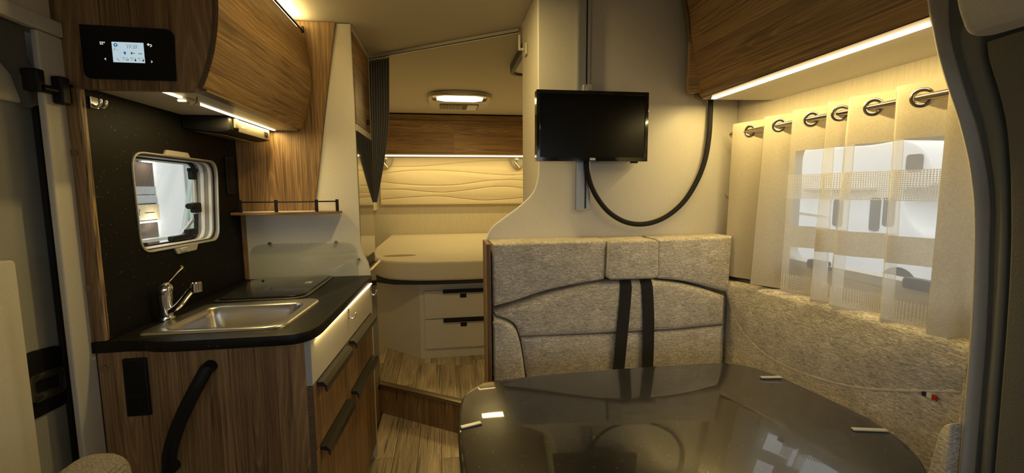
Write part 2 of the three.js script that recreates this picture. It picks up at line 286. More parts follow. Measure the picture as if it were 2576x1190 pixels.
// ================================================================ kitchen
const ZK = -1.32, ZP = -2.16, XS = -0.916;
struct('wall_splashback', prismZY([[ZK - 0.004, 0.92], [ZK - 0.004, 1.605], [ZP, 1.605], [ZP, 0.92]].reverse(), XL + 0.001, XS, { holes: [kw] }), blackStone, 'black speckled splashback panel around the kitchen window', 'wall');
{ // partition between kitchen and fridge: cream board with S-shaped edge
  const edge = spline([[-0.363, 0.86], [-0.362, 0.93], [-0.372, 0.985], [-0.392, 1.03], [-0.402, 1.09], [-0.403, 1.18]], 20);
  const P = [[XL, 0.0], [-0.363, 0.0], [-0.363, 0.8], ...edge, [-0.406, 2.075], [XL, 2.075]];
  const w = struct('wall_kitchen_partition', prismXY(P, ZP - 0.018, ZP, { bevel: 0.003, grain: 'y' }), cream, 'cream partition with S-shaped edge beside the kitchen worktop', 'wall');
  const v = thing('wall_panel', 'wood-veneered panel with a slanting edge on the kitchen partition', 'panel', [-0.75, 1.24, ZP]);
  part(v, 'veneer', prismXY([[-0.915, 1.236], [-0.602, 1.236], [-0.472, 2.074], [-0.915, 2.074]], ZP + 0.001, ZP + 0.009, { grain: 'y', off: 0.17 }), wood);
  part(v, 'dark_edge', prismXY([[-0.602, 1.236], [-0.598, 1.236], [-0.468, 2.074], [-0.472, 2.074]], ZP + 0.001, ZP + 0.0095), woodEdge, 'dark edge strip');
  part(v, 'side_strip', prismXY([[-0.915, 0.93], [-0.898, 0.93], [-0.898, 1.225], [-0.915, 1.225]], ZP + 0.001, ZP + 0.012, { grain: 'y', off: 0.6 }), wood);
}
{ // upright between door and splashback
  const u = thing('upright_panel', 'narrow wood-veneered upright beside the black splashback with round screw caps', 'panel', [-0.936, 0.93, ZK]);
  part(u, 'board', box(-0.9495, -0.9235, 0.926, 1.592, ZK - 0.004, ZK + 0.012, 0, 'y', 0.9), wood);
  part(u, 'edge_strip', box(-0.9235, -0.915, 0.926, 1.592, ZK - 0.004, ZK + 0.0135, 0.002, 'y', 0.4), std({ color: lin(0.42, 0.27, 0.14), map: woodBump, roughness: 0.55 }), 'lighter edge strip');
  for (const y of [1.429, 1.074]) part(u, 'screw_cap', cyl([-0.944, y, ZK + 0.012], [-0.944, y, ZK + 0.0145], 0.0095), std({ color: lin(0.20, 0.125, 0.065), roughness: 0.5 }), 'round brown screw cap');
}
// ---- base cabinet
const KA = V(-0.397, 0, ZK), kdir = V(0.040, 0, -0.82).normalize(), kn = V(-kdir.z, 0, kdir.x).normalize();   // along the fronts, and out to the aisle
const kfM = new THREE.Matrix4().makeBasis(kn, V(0, 1, 0), kdir.clone().negate()).setPosition(KA);             // local: x out, y up, z towards the near end
const kf = (g) => { g.applyMatrix4(kfM); return g; };
{
  const c = thing('kitchen_base_cabinet', 'wood-veneered kitchen base cabinet with cream apron and black bar handles', 'cabinet', [-0.65, 0, -1.7]);
  part(c, 'end_panel', box(-0.9495, -0.412, 0.0, 0.894, ZK - 0.018, ZK, 0.001, 'y', 0.45), wood);
  part(c, 'carcass', prismXZ([[-0.95, ZK - 0.02], [-0.43, ZK - 0.02], [-0.395, ZP + 0.004], [-0.95, ZP + 0.004]], 0.09, 0.70), std({ color: lin(0.10, 0.08, 0.06), roughness: 0.8 }));
  part(c, 'plinth', prismXZ([[-0.46, ZK - 0.02], [-0.44, ZK - 0.02], [-0.40, ZP + 0.004], [-0.42, ZP + 0.004]], 0.0, 0.09), woodEdge);
  part(c, 'apron', kf(box(-0.018, 0, 0.757, 0.893, -0.80, -0.0, 0.0015, 'z')), cream, 'cream apron board');
  part(c, 'apron_edge', kf(box(-0.018, -0.001, 0.757, 0.891, 0.0, 0.0018)), std({ color: lin(0.40, 0.40, 0.40), roughness: 0.4 }), 'grey edge of the apron');
  const fr = [[0.552, 0.753, -0.366, -0.002, 'drawer'], [0.10, 0.548, -0.366, -0.002, 'cabinet_door'], [0.556, 0.753, -0.80, -0.370, 'drawer'], [0.10, 0.552, -0.80, -0.370, 'cabinet_door']];
  fr.forEach(([y0, y1, a, b, n], i) => {
    const f = part(c, n, kf(box(-0.018, 0, y0, y1, a, b, 0.0012, 'y', i * 0.31)), wood);
    const m = (a + b) / 2 + (i > 1 ? 0.0 : 0.0), h = i > 1 ? 0.19 : 0.155;
    // bar handle on the upper edge: slanting face with a grip lip
    const prof = [[0, 0.002], [0.020, 0.002], [0.030, -0.010], [0.030, -0.030], [0.0265, -0.030], [0.022, -0.014], [0, -0.010]].map(([x, y]) => [x, y1 + y]);
    part(f, 'handle', kf(prismXY(prof, m - h, m + h, { bevel: 0.001, flat: true })), handleMetal, 'black metal bar handle');
  });
  // grey end faces of the front boards, seen beside the end panel
  part(c, 'front_edge', kf(box(-0.018, -0.001, 0.10, 0.753, 0.0, 0.0012)), woodEdge);
  part(c, 'screw_cap', cyl([-0.935, 0.845, ZK], [-0.935, 0.845, ZK + 0.003], 0.010), std({ color: lin(0.20, 0.125, 0.065), roughness: 0.5 }));
}
// hooks on the apron
for (const [t, lab] of [[0.40, 'small chrome coat hook at the middle of the cream apron'], [0.785, 'small chrome coat hook on the cream apron next to the partition']]) {
  const h = thing('coat_hook', lab, 'hook', KA.clone().addScaledVector(kdir, t).setY(0.855).toArray());
  part(h, 'plate', kf(box(0.0005, 0.004, 0.842, 0.882, -t - 0.008, -t + 0.008, 0.001)), chrome);
  const c = V(0.0, 0, 0), pts = [[0.003, 0.858], [0.008, 0.846], [0.018, 0.841], [0.027, 0.848], [0.030, 0.862]].map(([x, y]) => V(x, y, -t).applyMatrix4(kfM).toArray());
  part(h, 'prong', tube(pts, 0.0032), chrome);
}
// worktop
{
  const P = [[XS + 0.001, ZP + 0.001], [-0.358, ZP + 0.001], ...spline([[-0.3785, -1.44], [-0.383, -1.36], [-0.398, -1.315], [-0.428, -1.29], [-0.48, -1.283]], 14), [-0.70, -1.2805], ...spline([[-0.74, -1.281], [-0.785, -1.287], [-0.82, -1.30], [-0.86, -1.305]], 8), [-0.972, -1.305], [-0.972, ZK + 0.013], [XS + 0.001, ZK + 0.013]];
  const w = single('worktop', 'black speckled kitchen worktop with a rounded corner', 'worktop', prismXZ(P, 0.8945, 0.925, { bevel: 0.002, grain: 'z', holes: [rounded([[-0.823, -1.385, 0.02], [-0.505, -1.385, 0.05], [-0.505, -1.655, 0.05], [-0.815, -1.64, 0.02]])] }), worktopMat);
}
{ // light strip under the front edge of the worktop
  const s = thing('light_strip', 'warm light strip under the front edge of the worktop', 'light', [-0.39, 0.89, -1.7]);
  part(s, 'diffuser', kf(box(-0.0006, 0.0085, 0.8905, 0.8938, -0.80, -0.03)), glow(2.2));
  const a = V(0.004, 0.8905, -0.80).applyMatrix4(kfM), b = V(0.004, 0.8905, -0.03).applyMatrix4(kfM);
  areaLight(s, a.toArray(), b.toArray(), 0.007, [0.25, -1, 0], LED.worktop);
}
{ // sink
  const g = thing('kitchen_sink', 'stainless steel sink with a wide rolled rim set in the worktop', 'sink', [-0.66, 0.925, -1.52]);
  const out = rounded([[-0.868, -1.345, 0.018], [-0.478, -1.345, 0.055], [-0.462, -1.70, 0.05], [-0.845, -1.67, 0.018]], 8), inn = rounded([[-0.815, -1.392, 0.03], [-0.513, -1.392, 0.05], [-0.508, -1.648, 0.05], [-0.808, -1.633, 0.03]], 8);
  const f1 = (k, a, b) => a.map((p, i) => [p[0] + (b[i][0] - p[0]) * k, p[1] + (b[i][1] - p[1]) * k]);
  const bot = rounded([[-0.78, -1.43, 0.05], [-0.55, -1.43, 0.06], [-0.545, -1.61, 0.06], [-0.775, -1.6, 0.05]], 8);
  const rows = [[out, 0.9255], [f1(0.03, out, inn), 0.930], [f1(0.15, out, inn), 0.9335], [f1(0.35, out, inn), 0.931], [f1(0.85, out, inn), 0.9285], [inn, 0.924], [f1(0.12, inn, bot), 0.90], [f1(0.6, inn, bot), 0.80], [bot, 0.785], [f1(0.95, bot, bot.map(() => [-0.66, -1.52])), 0.78]];
  part(g, 'rim_and_bowl', sheet(rows.map(([p, y]) => [...p, p[0]].map(([x, z]) => [x, y, z]))), std({ color: lin(0.56, 0.54, 0.51), metalness: 1, roughness: 0.28, side: THREE.DoubleSide }));
  part(g, 'drain', cyl([-0.66, 0.781, -1.52], [-0.66, 0.785, -1.52], 0.035), chrome);
}
{ // hob with glass lid
  const g = thing('hob', 'gas hob under a dark glass lid with a chrome finger tab', 'hob', [-0.68, 0.925, -1.92]);
  const o = [[-0.842, -1.708, 0.012], [-0.527, -1.715, 0.06], [-0.523, -2.142, 0.012], [-0.868, -2.10, 0.05]];
  part(g, 'tray', prismXZ(rounded(o), 0.9255, 0.931, { bevel: 0.002 }), std({ color: lin(0.16, 0.155, 0.145), metalness: 0.8, roughness: 0.3 }));
  const lidO = o.map(([x, z, r]) => [-0.69 + (x + 0.69) * 0.92, -1.92 + (z + 1.92) * 0.94, r]);
  part(g, 'glass_lid', prismXZ(rounded(lidO), 0.9325, 0.938, { bevel: 0.0015 }), phy({ color: lin(0.02, 0.02, 0.02), roughness: 0.06, clearcoat: 0.5 }), 'dark glass lid');
  part(g, 'finger_tab', box(-0.600, -0.572, 0.9382, 0.9405, -1.985, -1.955, 0.001), chrome, 'chrome finger tab');
  for (const [x, z] of [[-0.80, -2.05], [-0.80, -1.78]]) part(g, 'bumper', cyl([x, 0.938, z], [x, 0.9395, z], 0.005), rubber);
}
{ // tap
  const g = thing('kitchen_tap', 'chrome single-lever kitchen tap with angled spout', 'tap', [-0.885, 0.926, -1.53]);
  const bx = -0.883, bz = -1.515;
  part(g, 'base_ring', cyl([bx, 0.926, bz], [bx, 0.934, bz], 0.026, 0.025, 32), chrome);
  part(g, 'body', merge([cyl([bx, 0.93, bz], [bx, 0.985, bz], 0.019, 0.0195, 32), cyl([bx, 0.985, bz], [bx, 1.008, bz], 0.0205, 0.0205, 32)]), chrome);
  const cap = new THREE.SphereGeometry(0.0215, 32, 20); cap.scale(1, 1.35, 1); cap.rotateZ(-0.35); cap.translate(bx + 0.001, 1.016, bz);
  part(g, 'lever_cap', uvw(cap), chrome);
  part(g, 'lever', merge([tube([[bx + 0.002, 1.035, bz], [bx + 0.02, 1.052, bz + 0.002], [bx + 0.042, 1.075, bz + 0.004], [bx + 0.054, 1.088, bz + 0.005]], 0.0038), cyl([bx + 0.048, 1.082, bz + 0.0045], [bx + 0.06, 1.093, bz + 0.0055], 0.0052, 0.0052, 14)]), chrome);
  part(g, 'spout', tube([[bx + 0.006, 0.945, bz + 0.002], [bx + 0.045, 0.972, bz + 0.012], [bx + 0.082, 1.012, bz + 0.022], [bx + 0.095, 1.024, bz + 0.026], [bx + 0.105, 1.028, bz + 0.028]], 0.0105), chrome);
  part(g, 'spout_head', merge([cyl([bx + 0.108, 1.016, bz + 0.028], [bx + 0.108, 1.044, bz + 0.028], 0.0145, 0.0145, 28), cyl([bx + 0.108, 1.044, bz + 0.028], [bx + 0.108, 1.0475, bz + 0.028], 0.0145, 0.011, 28)]), chrome);
}
{ // glass splash guard on the partition
  const g = thing('glass_splash_guard', 'clear glass splash guard with rounded corners screwed to the partition', 'splash guard', [-0.655, 0.927, ZP + 0.01]);
  part(g, 'pane', prismXY(rounded([[-0.893, 0.927], [-0.413, 0.927], [-0.413, 1.088, 0.07], [-0.893, 1.088, 0.075]], 10), ZP + 0.008, ZP + 0.012, { bevel: 0.0008, flat: true }), phy({ color: lin(0.93, 0.945, 0.93), roughness: 0.05, transmission: 1, thickness: 0, ior: 1.5 }));
  for (const [x, y] of [[-0.80, 1.089], [-0.51, 1.089], [-0.411, 1.005]]) part(g, 'screw', merge([cyl([x, y, ZP + 0.001], [x, y, ZP + 0.014], 0.007, 0.007, 18), cyl([x, y, ZP + 0.014], [x, y, ZP + 0.0165], 0.0045, 0.003, 18)]), nickel, 'dark metal screw');
}
{ // little shelf with rail
  const g = thing('spice_shelf', 'small wooden corner shelf with black gallery rail on the partition', 'shelf', [-0.68, 1.225, -2.1]);
  part(g, 'board', prismXZ([[-0.912, ZP + 0.011], [-0.475, ZP + 0.011], [-0.470, -2.075], [-0.56, -2.052], [-0.85, -2.045], [-0.912, -2.05]], 1.225, 1.236, { bevel: 0.001, flat: true, grain: 'x' }), wood);
  part(g, 'liner', prismXZ([[-0.905, ZP + 0.015], [-0.56, ZP + 0.015], [-0.565, -2.066], [-0.85, -2.056], [-0.88, -2.058]], 1.2362, 1.2385), cream, 'white shelf liner');
  const posts = [[-0.873, -2.055], [-0.729, -2.055], [-0.563, -2.06], [-0.482, -2.085]];
  for (const [x, z] of posts) part(g, 'post', box(x - 0.0065, x + 0.0065, 1.236, 1.290, z - 0.003, z + 0.003, 0.001), black, 'black rail post');
  for (let i = 0; i < 3; i++) { const [a, b] = [posts[i], posts[i + 1]]; part(g, 'rail', tube([[a[0], 1.281, a[1]], [b[0], 1.281, b[1]]], 0.003, { rs: 8 }), black); }
}
{ // socket plates
  const g = thing('socket_panel', 'black vertical socket and switch plate on the kitchen end panel', 'socket', [-0.855, 0.7, ZK]);
  part(g, 'plate', box(-0.886, -0.826, 0.706, 0.872, ZK + 0.0005, ZK + 0.010, 0.004), black);
  for (let i = 0; i < 3; i++) part(g, 'insert', box(-0.879, -0.833, 0.718 + i * 0.051, 0.763 + i * 0.051, ZK + 0.010, ZK + 0.0115, 0.002), blackSatin);
  for (const x of [-0.862, -0.850]) part(g, 'pin_hole', cyl([x, 0.737, ZK + 0.0115], [x, 0.737, ZK + 0.0122], 0.003, 0.003, 12), black);
  const s = thing('switch_strip', 'black switch strip on the splashback beside the kitchen window', 'switch', [XS, 1.31, -2.07]);
  part(s, 'plate', box(XS + 0.0005, XS + 0.009, 1.315, 1.474, -2.105, -2.035, 0.003), black);
  for (let i = 0; i < 3; i++) part(s, 'insert', box(XS + 0.009, XS + 0.0105, 1.326 + i * 0.048, 1.368 + i * 0.048, -2.096, -2.044, 0.002), blackSatin);
}
{ // grab handle
  const g = thing('grab_handle', 'black curved grab handle on the kitchen end panel', 'handle', [-0.72, 0.55, ZK]);
  const p = [[-0.668, 0.835], [-0.690, 0.790], [-0.720, 0.735], [-0.748, 0.675], [-0.770, 0.61], [-0.785, 0.55]];
  part(g, 'grip', tube(p.map(([x, y], i) => [x, y, ZK + (i === 0 || i === 5 ? 0.024 : 0.036)]), 0.0178, { rs: 16 }), black);
  for (const [x, y] of [p[0], p[5]]) part(g, 'mount', merge([cyl([x, y, ZK + 0.001], [x, y, ZK + 0.024], 0.0185, 0.0175)]), black);
}
{ // chrome clip at the top of the splashback
  const g = thing('chrome_wall_hook', 'chrome double hook at the top of the black splashback', 'hook', [XS, 1.545, -1.35]);
  part(g, 'plate', box(XS + 0.0005, XS + 0.005, 1.548, 1.578, -1.362, -1.334, 0.002), chrome);
  for (const z of [-1.358, -1.339]) part(g, 'prong', tube([[XS + 0.004, 1.556, z], [XS + 0.014, 1.551, z], [XS + 0.024, 1.558, z], [XS + 0.026, 1.570, z]], 0.0035), chrome);
}
// ---- overhead cabinet
const ohp = spline([[-0.606, 2.02], [-0.592, 1.95], [-0.581, 1.87], [-0.582, 1.79], [-0.597, 1.70], [-0.618, 1.635], [-0.632, 1.602]], 24);
{
  const c = thing('kitchen_wall_cabinet', 'wood-veneered overhead cabinet with curved front above the kitchen window', 'cabinet', [-0.75, 1.6, -1.7]);
  const body = ohp.map(([x, y]) => [x - 0.022, y]);
  part(c, 'end_panel', prismXY([[-0.985, 2.075], [-0.632, 2.075], ...ohp.map(([x, y]) => [x - 0.014, y]).slice(0, 22), [-0.655, 1.594], [-0.668, 1.592], [-0.985, 1.592]], ZK - 0.018, ZK, { grain: 'y', off: 1.1 }), wood);
  part(c, 'curved_edge', prismXY([...ohp.map(([x, y]) => [x - 0.014, y]), ...ohp.map(([x, y]) => [x - 0.004, y]).reverse()], ZK - 0.018, ZK + 0.0015), woodEdge, 'dark rounded edging');
  part(c, 'bottom', box(-0.915, -0.650, 1.598, 1.609, -2.145, ZK - 0.019, 0, 'z'), cream, 'cream underside');
  part(c, 'top', box(-0.955, -0.64, 2.030, 2.038, -2.145, ZK - 0.019, 0, 'z'), cream);
  const d = part(c, 'cabinet_door', prismXY([...ohp, ...ohp.map(([x, y]) => [x - 0.018, y + 0.002]).reverse()], -2.135, ZK - 0.001, { grain: 'z', off: 0.22 }), wood);
  part(d, 'grip_profile', prismXY([[-0.632, 1.602], [-0.634, 1.597], [-0.668, 1.597], [-0.668, 1.608], [-0.650, 1.608]], -2.10, ZK - 0.02), bronze, 'bronze grip profile along the lower edge');
  part(c, 'far_filler', box(-0.915, -0.70, 1.61, 2.03, -2.150, -2.140), woodEdge);
  const r = part(c, 'top_rail', tube([[-0.603, 2.026, ZK - 0.02], [-0.603, 2.026, -2.135]], 0.004, { rs: 8 }), black, 'black rail on top'); 
  part(r, 'rail_post', box(-0.609, -0.597, 2.018, 2.046, -2.137, -2.127, 0.002), black);
}
{ // strip in the cabinet underside, broken by the sensor cover
  const s = thing('light_strip', 'warm light strip under the kitchen wall cabinet', 'light', [-0.745, 1.59, -1.75]);
  part(s, 'diffuser', box(-0.7505, -0.7385, 1.5945, 1.5975, -2.13, -1.505), glow(2.6));
  part(s, 'diffuser', box(-0.7505, -0.7385, 1.5945, 1.5975, -1.425, -1.355), glow(2.6));
  part(s, 'joint_cover', box(-0.757, -0.728, 1.584, 1.598, -1.500, -1.428, 0.005), cream, 'white plastic joint cover');
  part(s, 'wire', tube([[-0.735, 1.586, -1.44], [-0.715, 1.578, -1.43], [-0.70, 1.585, -1.42], [-0.698, 1.598, -1.42]], 0.0014, { rs: 6 }), black);
  areaLight(s, [-0.7445, 1.594, -2.13], [-0.7445, 1.594, -1.505], 0.012, [0, -1, 0], LED.galley);
  areaLight(s, [-0.7445, 1.594, -1.425], [-0.7445, 1.594, -1.355], 0.012, [0, -1, 0], LED.galley);
  const t = thing('light_strip', 'warm light strip lying on top of the kitchen wall cabinet', 'light', [-0.63, 2.04, -1.75]);
  part(t, 'diffuser', box(-0.636, -0.622, 2.0385, 2.0415, -2.12, -1.36), glow(2.2));
  areaLight(t, [-0.629, 2.042, -2.12], [-0.629, 2.042, -1.36], 0.012, [0.35, 1, 0], LED.galleyTop);
}
{ // control panel
  const g = thing('control_panel', 'black glass control panel with a lit display on the cabinet end', 'control panel', [-0.795, 1.62, ZK]);
  const z = ZK + 0.001, q = rounded([[-0.906, 1.617, 0.02], [-0.694, 1.617, 0.003], [-0.690, 1.747, 0.022], [-0.906, 1.750, 0.003]]);
  part(g, 'glass_plate', prismXY(q, z, z + 0.006, { bevel: 0.001, flat: true }), blackSatin);
  const cv = document.createElement('canvas'); cv.width = 560; cv.height = 400; const x = cv.getContext('2d');
  x.fillStyle = '#b9cfd6'; x.fillRect(0, 0, 560, 400); x.strokeStyle = '#9fb3bb'; x.lineWidth = 3; x.beginPath(); x.moveTo(140, 20); x.lineTo(140, 370); x.stroke();
  x.fillStyle = '#2350a0'; x.beginPath(); x.arc(66, 60, 36, 0, 7); x.fill(); x.fillStyle = '#b9cfd6'; x.beginPath(); x.moveTo(38, 44); x.lineTo(94, 44); x.lineTo(72, 66); x.lineTo(72, 84); x.lineTo(60, 84); x.lineTo(60, 66); x.fill();
  x.fillStyle = '#3a4a60'; x.font = '24px sans-serif'; x.textAlign = 'center'; x.fillText('Thursday 26 octobre', 350, 58);
  x.fillStyle = '#26408c'; x.font = 'bold 62px monospace'; x.fillText('17:27', 350, 118);
  x.fillStyle = '#22262c'; x.font = '20px sans-serif'; x.textAlign = 'left'; x.fillText('Ext', 34, 128); x.fillRect(36, 138, 10, 26); x.fillText('+17°C', 58, 160);
  x.fillStyle = '#2c56ac'; x.beginPath(); x.arc(216, 206, 22, 0, 7); x.fill(); x.beginPath(); x.moveTo(198, 216); x.lineTo(234, 216); x.lineTo(220, 250); x.lineTo(212, 250); x.fill();
  x.fillStyle = '#15181c'; x.fillRect(324, 200, 20, 34); x.fillRect(336, 210, 60, 9); x.fillRect(322, 192, 40, 7);
  x.font = 'bold 38px sans-serif'; x.fillText('9:EI', 452, 230);
  for (const [a, w] of [[166, 0], [304, 1], [442, 2]]) { x.beginPath(); x.arc(a + 16, 308, 9, 0, 7); x.fill(); x.fillStyle = '#55626c'; x.fillRect(a + 36, 304, 60, 5); x.fillRect(a + 6, 342, 46, 6); x.fillStyle = '#15181c'; if (w) { x.beginPath(); x.moveTo(a + 88, 318); x.lineTo(a + 104, 352); x.arc(a + 88, 352, 16, 0, 3.15); x.fill(); } else { x.lineWidth = 9; x.strokeStyle = '#15181c'; x.beginPath(); x.arc(a + 86, 342, 15, -1.2, 4); x.stroke(); } }
  x.lineWidth = 6; x.strokeStyle = '#333b44'; x.beginPath(); x.moveTo(70, 336); x.lineTo(114, 372); x.stroke(); x.fillRect(64, 326, 20, 8);
  const tx = new THREE.CanvasTexture(cv); tx.colorSpace = THREE.SRGBColorSpace;
  const pl = new THREE.PlaneGeometry(0.0735, 0.0505); pl.translate(-0.7985, 1.6845, z + 0.0064);
  part(g, 'display', pl, std({ color: lin(0, 0, 0), roughness: 0.3, emissive: lin(1, 1, 1), emissiveMap: tx, emissiveIntensity: 0.78 }), 'lit grey-blue display reading 17:27');
  const icon = std({ color: lin(0.1, 0.1, 0.1), emissive: lin(1, 1, 1), emissiveIntensity: 0.55 });
  const zi = z + 0.0062, bar = (a, b, r) => cyl([a[0], a[1], zi], [b[0], b[1], zi], r, r, 6);
  const dots = []; for (let i = 0; i < 3; i++) for (let j = 0; j < 2; j++) if (!(i === 2 && j === 1)) { const s = new THREE.SphereGeometry(0.0016, 8, 6); s.translate(-0.8605 + i * 0.0042, 1.7075 - j * 0.0042, zi); dots.push(uvw(s)); }
  part(g, 'menu_icon', merge(dots), icon, 'white menu dots');
  part(g, 'back_icon', merge([bar([-0.752, 1.706], [-0.744, 1.706], 0.0009), bar([-0.744, 1.706], [-0.743, 1.703], 0.0009), bar([-0.743, 1.703], [-0.747, 1.7005], 0.0009), bar([-0.753, 1.706], [-0.7495, 1.7085], 0.0012), bar([-0.753, 1.706], [-0.7495, 1.7035], 0.0012)]), icon, 'white back arrow');
  part(g, 'left_icon', merge([bar([-0.8515, 1.6690], [-0.8545, 1.6665], 0.0008), bar([-0.8545, 1.6665], [-0.8515, 1.6640], 0.0008)]), icon, 'white left arrow');
  part(g, 'right_icon', merge([bar([-0.7475, 1.6660], [-0.7445, 1.6635], 0.0008), bar([-0.7445, 1.6635], [-0.7475, 1.6610], 0.0008)]), icon, 'white right arrow');
}
{ // extractor hood
  const g = thing('extractor_hood', 'black slim extractor hood under the kitchen wall cabinet', 'extractor hood', [-0.8, 1.53, -1.85]);
  part(g, 'housing', prismXY(rounded([[-0.914, 1.597], [-0.760, 1.597, 0.01], [-0.757, 1.545, 0.012], [-0.80, 1.540], [-0.914, 1.552]]), -2.10, -1.745, { bevel: 0.004 }), black);
  part(g, 'front_strip', box(-0.7575, -0.752, 1.546, 1.592, -2.095, -1.80, 0.002), std({ color: lin(0.085, 0.07, 0.045), roughness: 0.5 }), 'bronze front strip');
  part(g, 'filter', prismXY([[-0.905, 1.5495], [-0.81, 1.5385], [-0.81, 1.5365], [-0.905, 1.5475]], -2.07, -1.80), steel, 'grey grease filter');
  part(g, 'end_knob', box(-0.7575, -0.748, 1.555, 1.592, -1.80, -1.77, 0.006), std({ color: lin(0.10, 0.085, 0.055), roughness: 0.4 }), 'rounded bronze knob');
  part(g, 'switch', box(-0.752, -0.7495, 1.562, 1.580, -2.075, -2.04, 0.001), blackSatin);
  const cv = document.createElement('canvas'); cv.width = 128; cv.height = 48; const x = cv.getContext('2d'); x.fillStyle = '#4b4130'; x.fillRect(0, 0, 128, 48); x.fillStyle = '#f4e6b8'; x.font = 'bold 38px sans-serif'; x.fillText('berill', 12, 38);
  const tx = new THREE.CanvasTexture(cv); tx.colorSpace = THREE.SRGBColorSpace; const pl = new THREE.PlaneGeometry(0.04, 0.015); pl.rotateY(Math.PI / 2); pl.translate(-0.7517, 1.570, -1.84);
  part(g, 'badge', pl, std({ map: tx, roughness: 0.5 }), 'small pale lettering');
}
// ---- kitchen window: recessed reveal, frame, opened green-tinted pane and fittings
{
  const w = new THREE.Group(); w.name = 'window_1'; w.userData = { kind: 'structure', label: 'kitchen window with silver frame and black latches in the splashback', category: 'window' }; w.position.set(XS, 1.13, -1.72); scene.add(w);
  const grow = (k) => kw.map(([z, y]) => [-1.722 + (z + 1.722) * (1 + k), 1.293 + (y - 1.293) * (1 + k * 1.5)]);
  part(w, 'window_frame', prismZY(grow(0.0), XS - 0.003, XS + 0.004, { holes: [grow(-0.016)] }), alu, 'silver window frame');
  part(w, 'reveal', prismZY(grow(-0.004), XL - 0.030, XS - 0.003, { holes: [grow(-0.03)] }), std({ color: lin(0.30, 0.29, 0.265), roughness: 0.5 }), 'grey window reveal');
  for (const [x, d, m] of [[XS - 0.010, 0.003, black], [XS - 0.024, 0.005, whitePaint], [XS - 0.052, 0.006, whitePaint]]) part(w, 'blind_track', prismZY(grow(-0.02), x - d, x + d, { holes: [grow(-0.042)] }), m);
  for (const [a, b, y0, y1] of [[-1.625, -1.775, 1.449, 1.466], [-1.64, -1.78, 1.115, 1.135]]) part(w, 'blind_tab', prismZY(rounded([[a, y0 < 1.3 ? y1 : y0], [b, y0 < 1.3 ? y1 : y0], [b + 0.012, y0 < 1.3 ? y0 : y1, 0.006], [a - 0.012, y0 < 1.3 ? y0 : y1, 0.006]]), XS + 0.0005, XS + 0.006), alu);
  part(w, 'seal', prismZY(grow(-0.025), XL - 0.040, XL - 0.028, { holes: [grow(-0.055)] }), rubber, 'black rubber seal');
  // acrylic pane hinged at the top, pushed open a little
  const pane = prismZY(grow(-0.02), -0.006, 0, {}); pane.translate(0, -1.47, 0); pane.rotateZ(-0.16); pane.translate(XL - 0.058, 1.47, -0.06);
  part(w, 'pane', pane, glassGrey, 'clear acrylic pane pushed open');
  const lip = prismZY(grow(-0.02), -0.012, 0.002, { holes: [grow(-0.07)] }); lip.translate(0, -1.47, 0); lip.rotateZ(-0.16); lip.translate(XL - 0.058, 1.47, -0.06);
  part(w, 'pane_rim', lip, phy({ color: lin(0.75, 0.8, 0.78), roughness: 0.2, transmission: 0.5, thickness: 0 }), 'pale bevelled pane rim');
  const xf = XL - 0.018;
  part(w, 'stay_arm', merge([cyl([xf, 1.40, -1.925], [xf, 1.24, -1.915], 0.006), cyl([xf - 0.01, 1.22, -1.912], [xf - 0.05, 1.16, -1.90], 0.006)]), alu, 'silver stay arm');
  part(w, 'latch', merge([box(xf - 0.01, xf + 0.012, 1.375, 1.415, -1.925, -1.895, 0.005), box(xf + 0.002, xf + 0.014, 1.405, 1.418, -1.93, -1.87, 0.003)]), black, 'black latch');
  part(w, 'latch', merge([box(xf - 0.012, xf + 0.014, 1.245, 1.285, -1.935, -1.895, 0.006), cyl([xf, 1.272, -1.90], [xf + 0.004, 1.272, -1.86], 0.011)]), black, 'black turn latch');
  part(w, 'latch', merge([box(xf - 0.012, xf + 0.012, 1.150, 1.168, -1.87, -1.74, 0.005), box(xf - 0.01, xf + 0.012, 1.16, 1.185, -1.90, -1.84, 0.004)]), black, 'black latch');
  part(w, 'latch', merge([box(xf - 0.012, xf + 0.012, 1.150, 1.163, -1.60, -1.50, 0.004)]), black, 'black latch');
  part(w, 'blind_grip', merge([box(XS - 0.01, XS + 0.014, 1.118, 1.135, -1.70, -1.665, 0.005)]), aluPaint, 'grey grip of the roller blind');
}
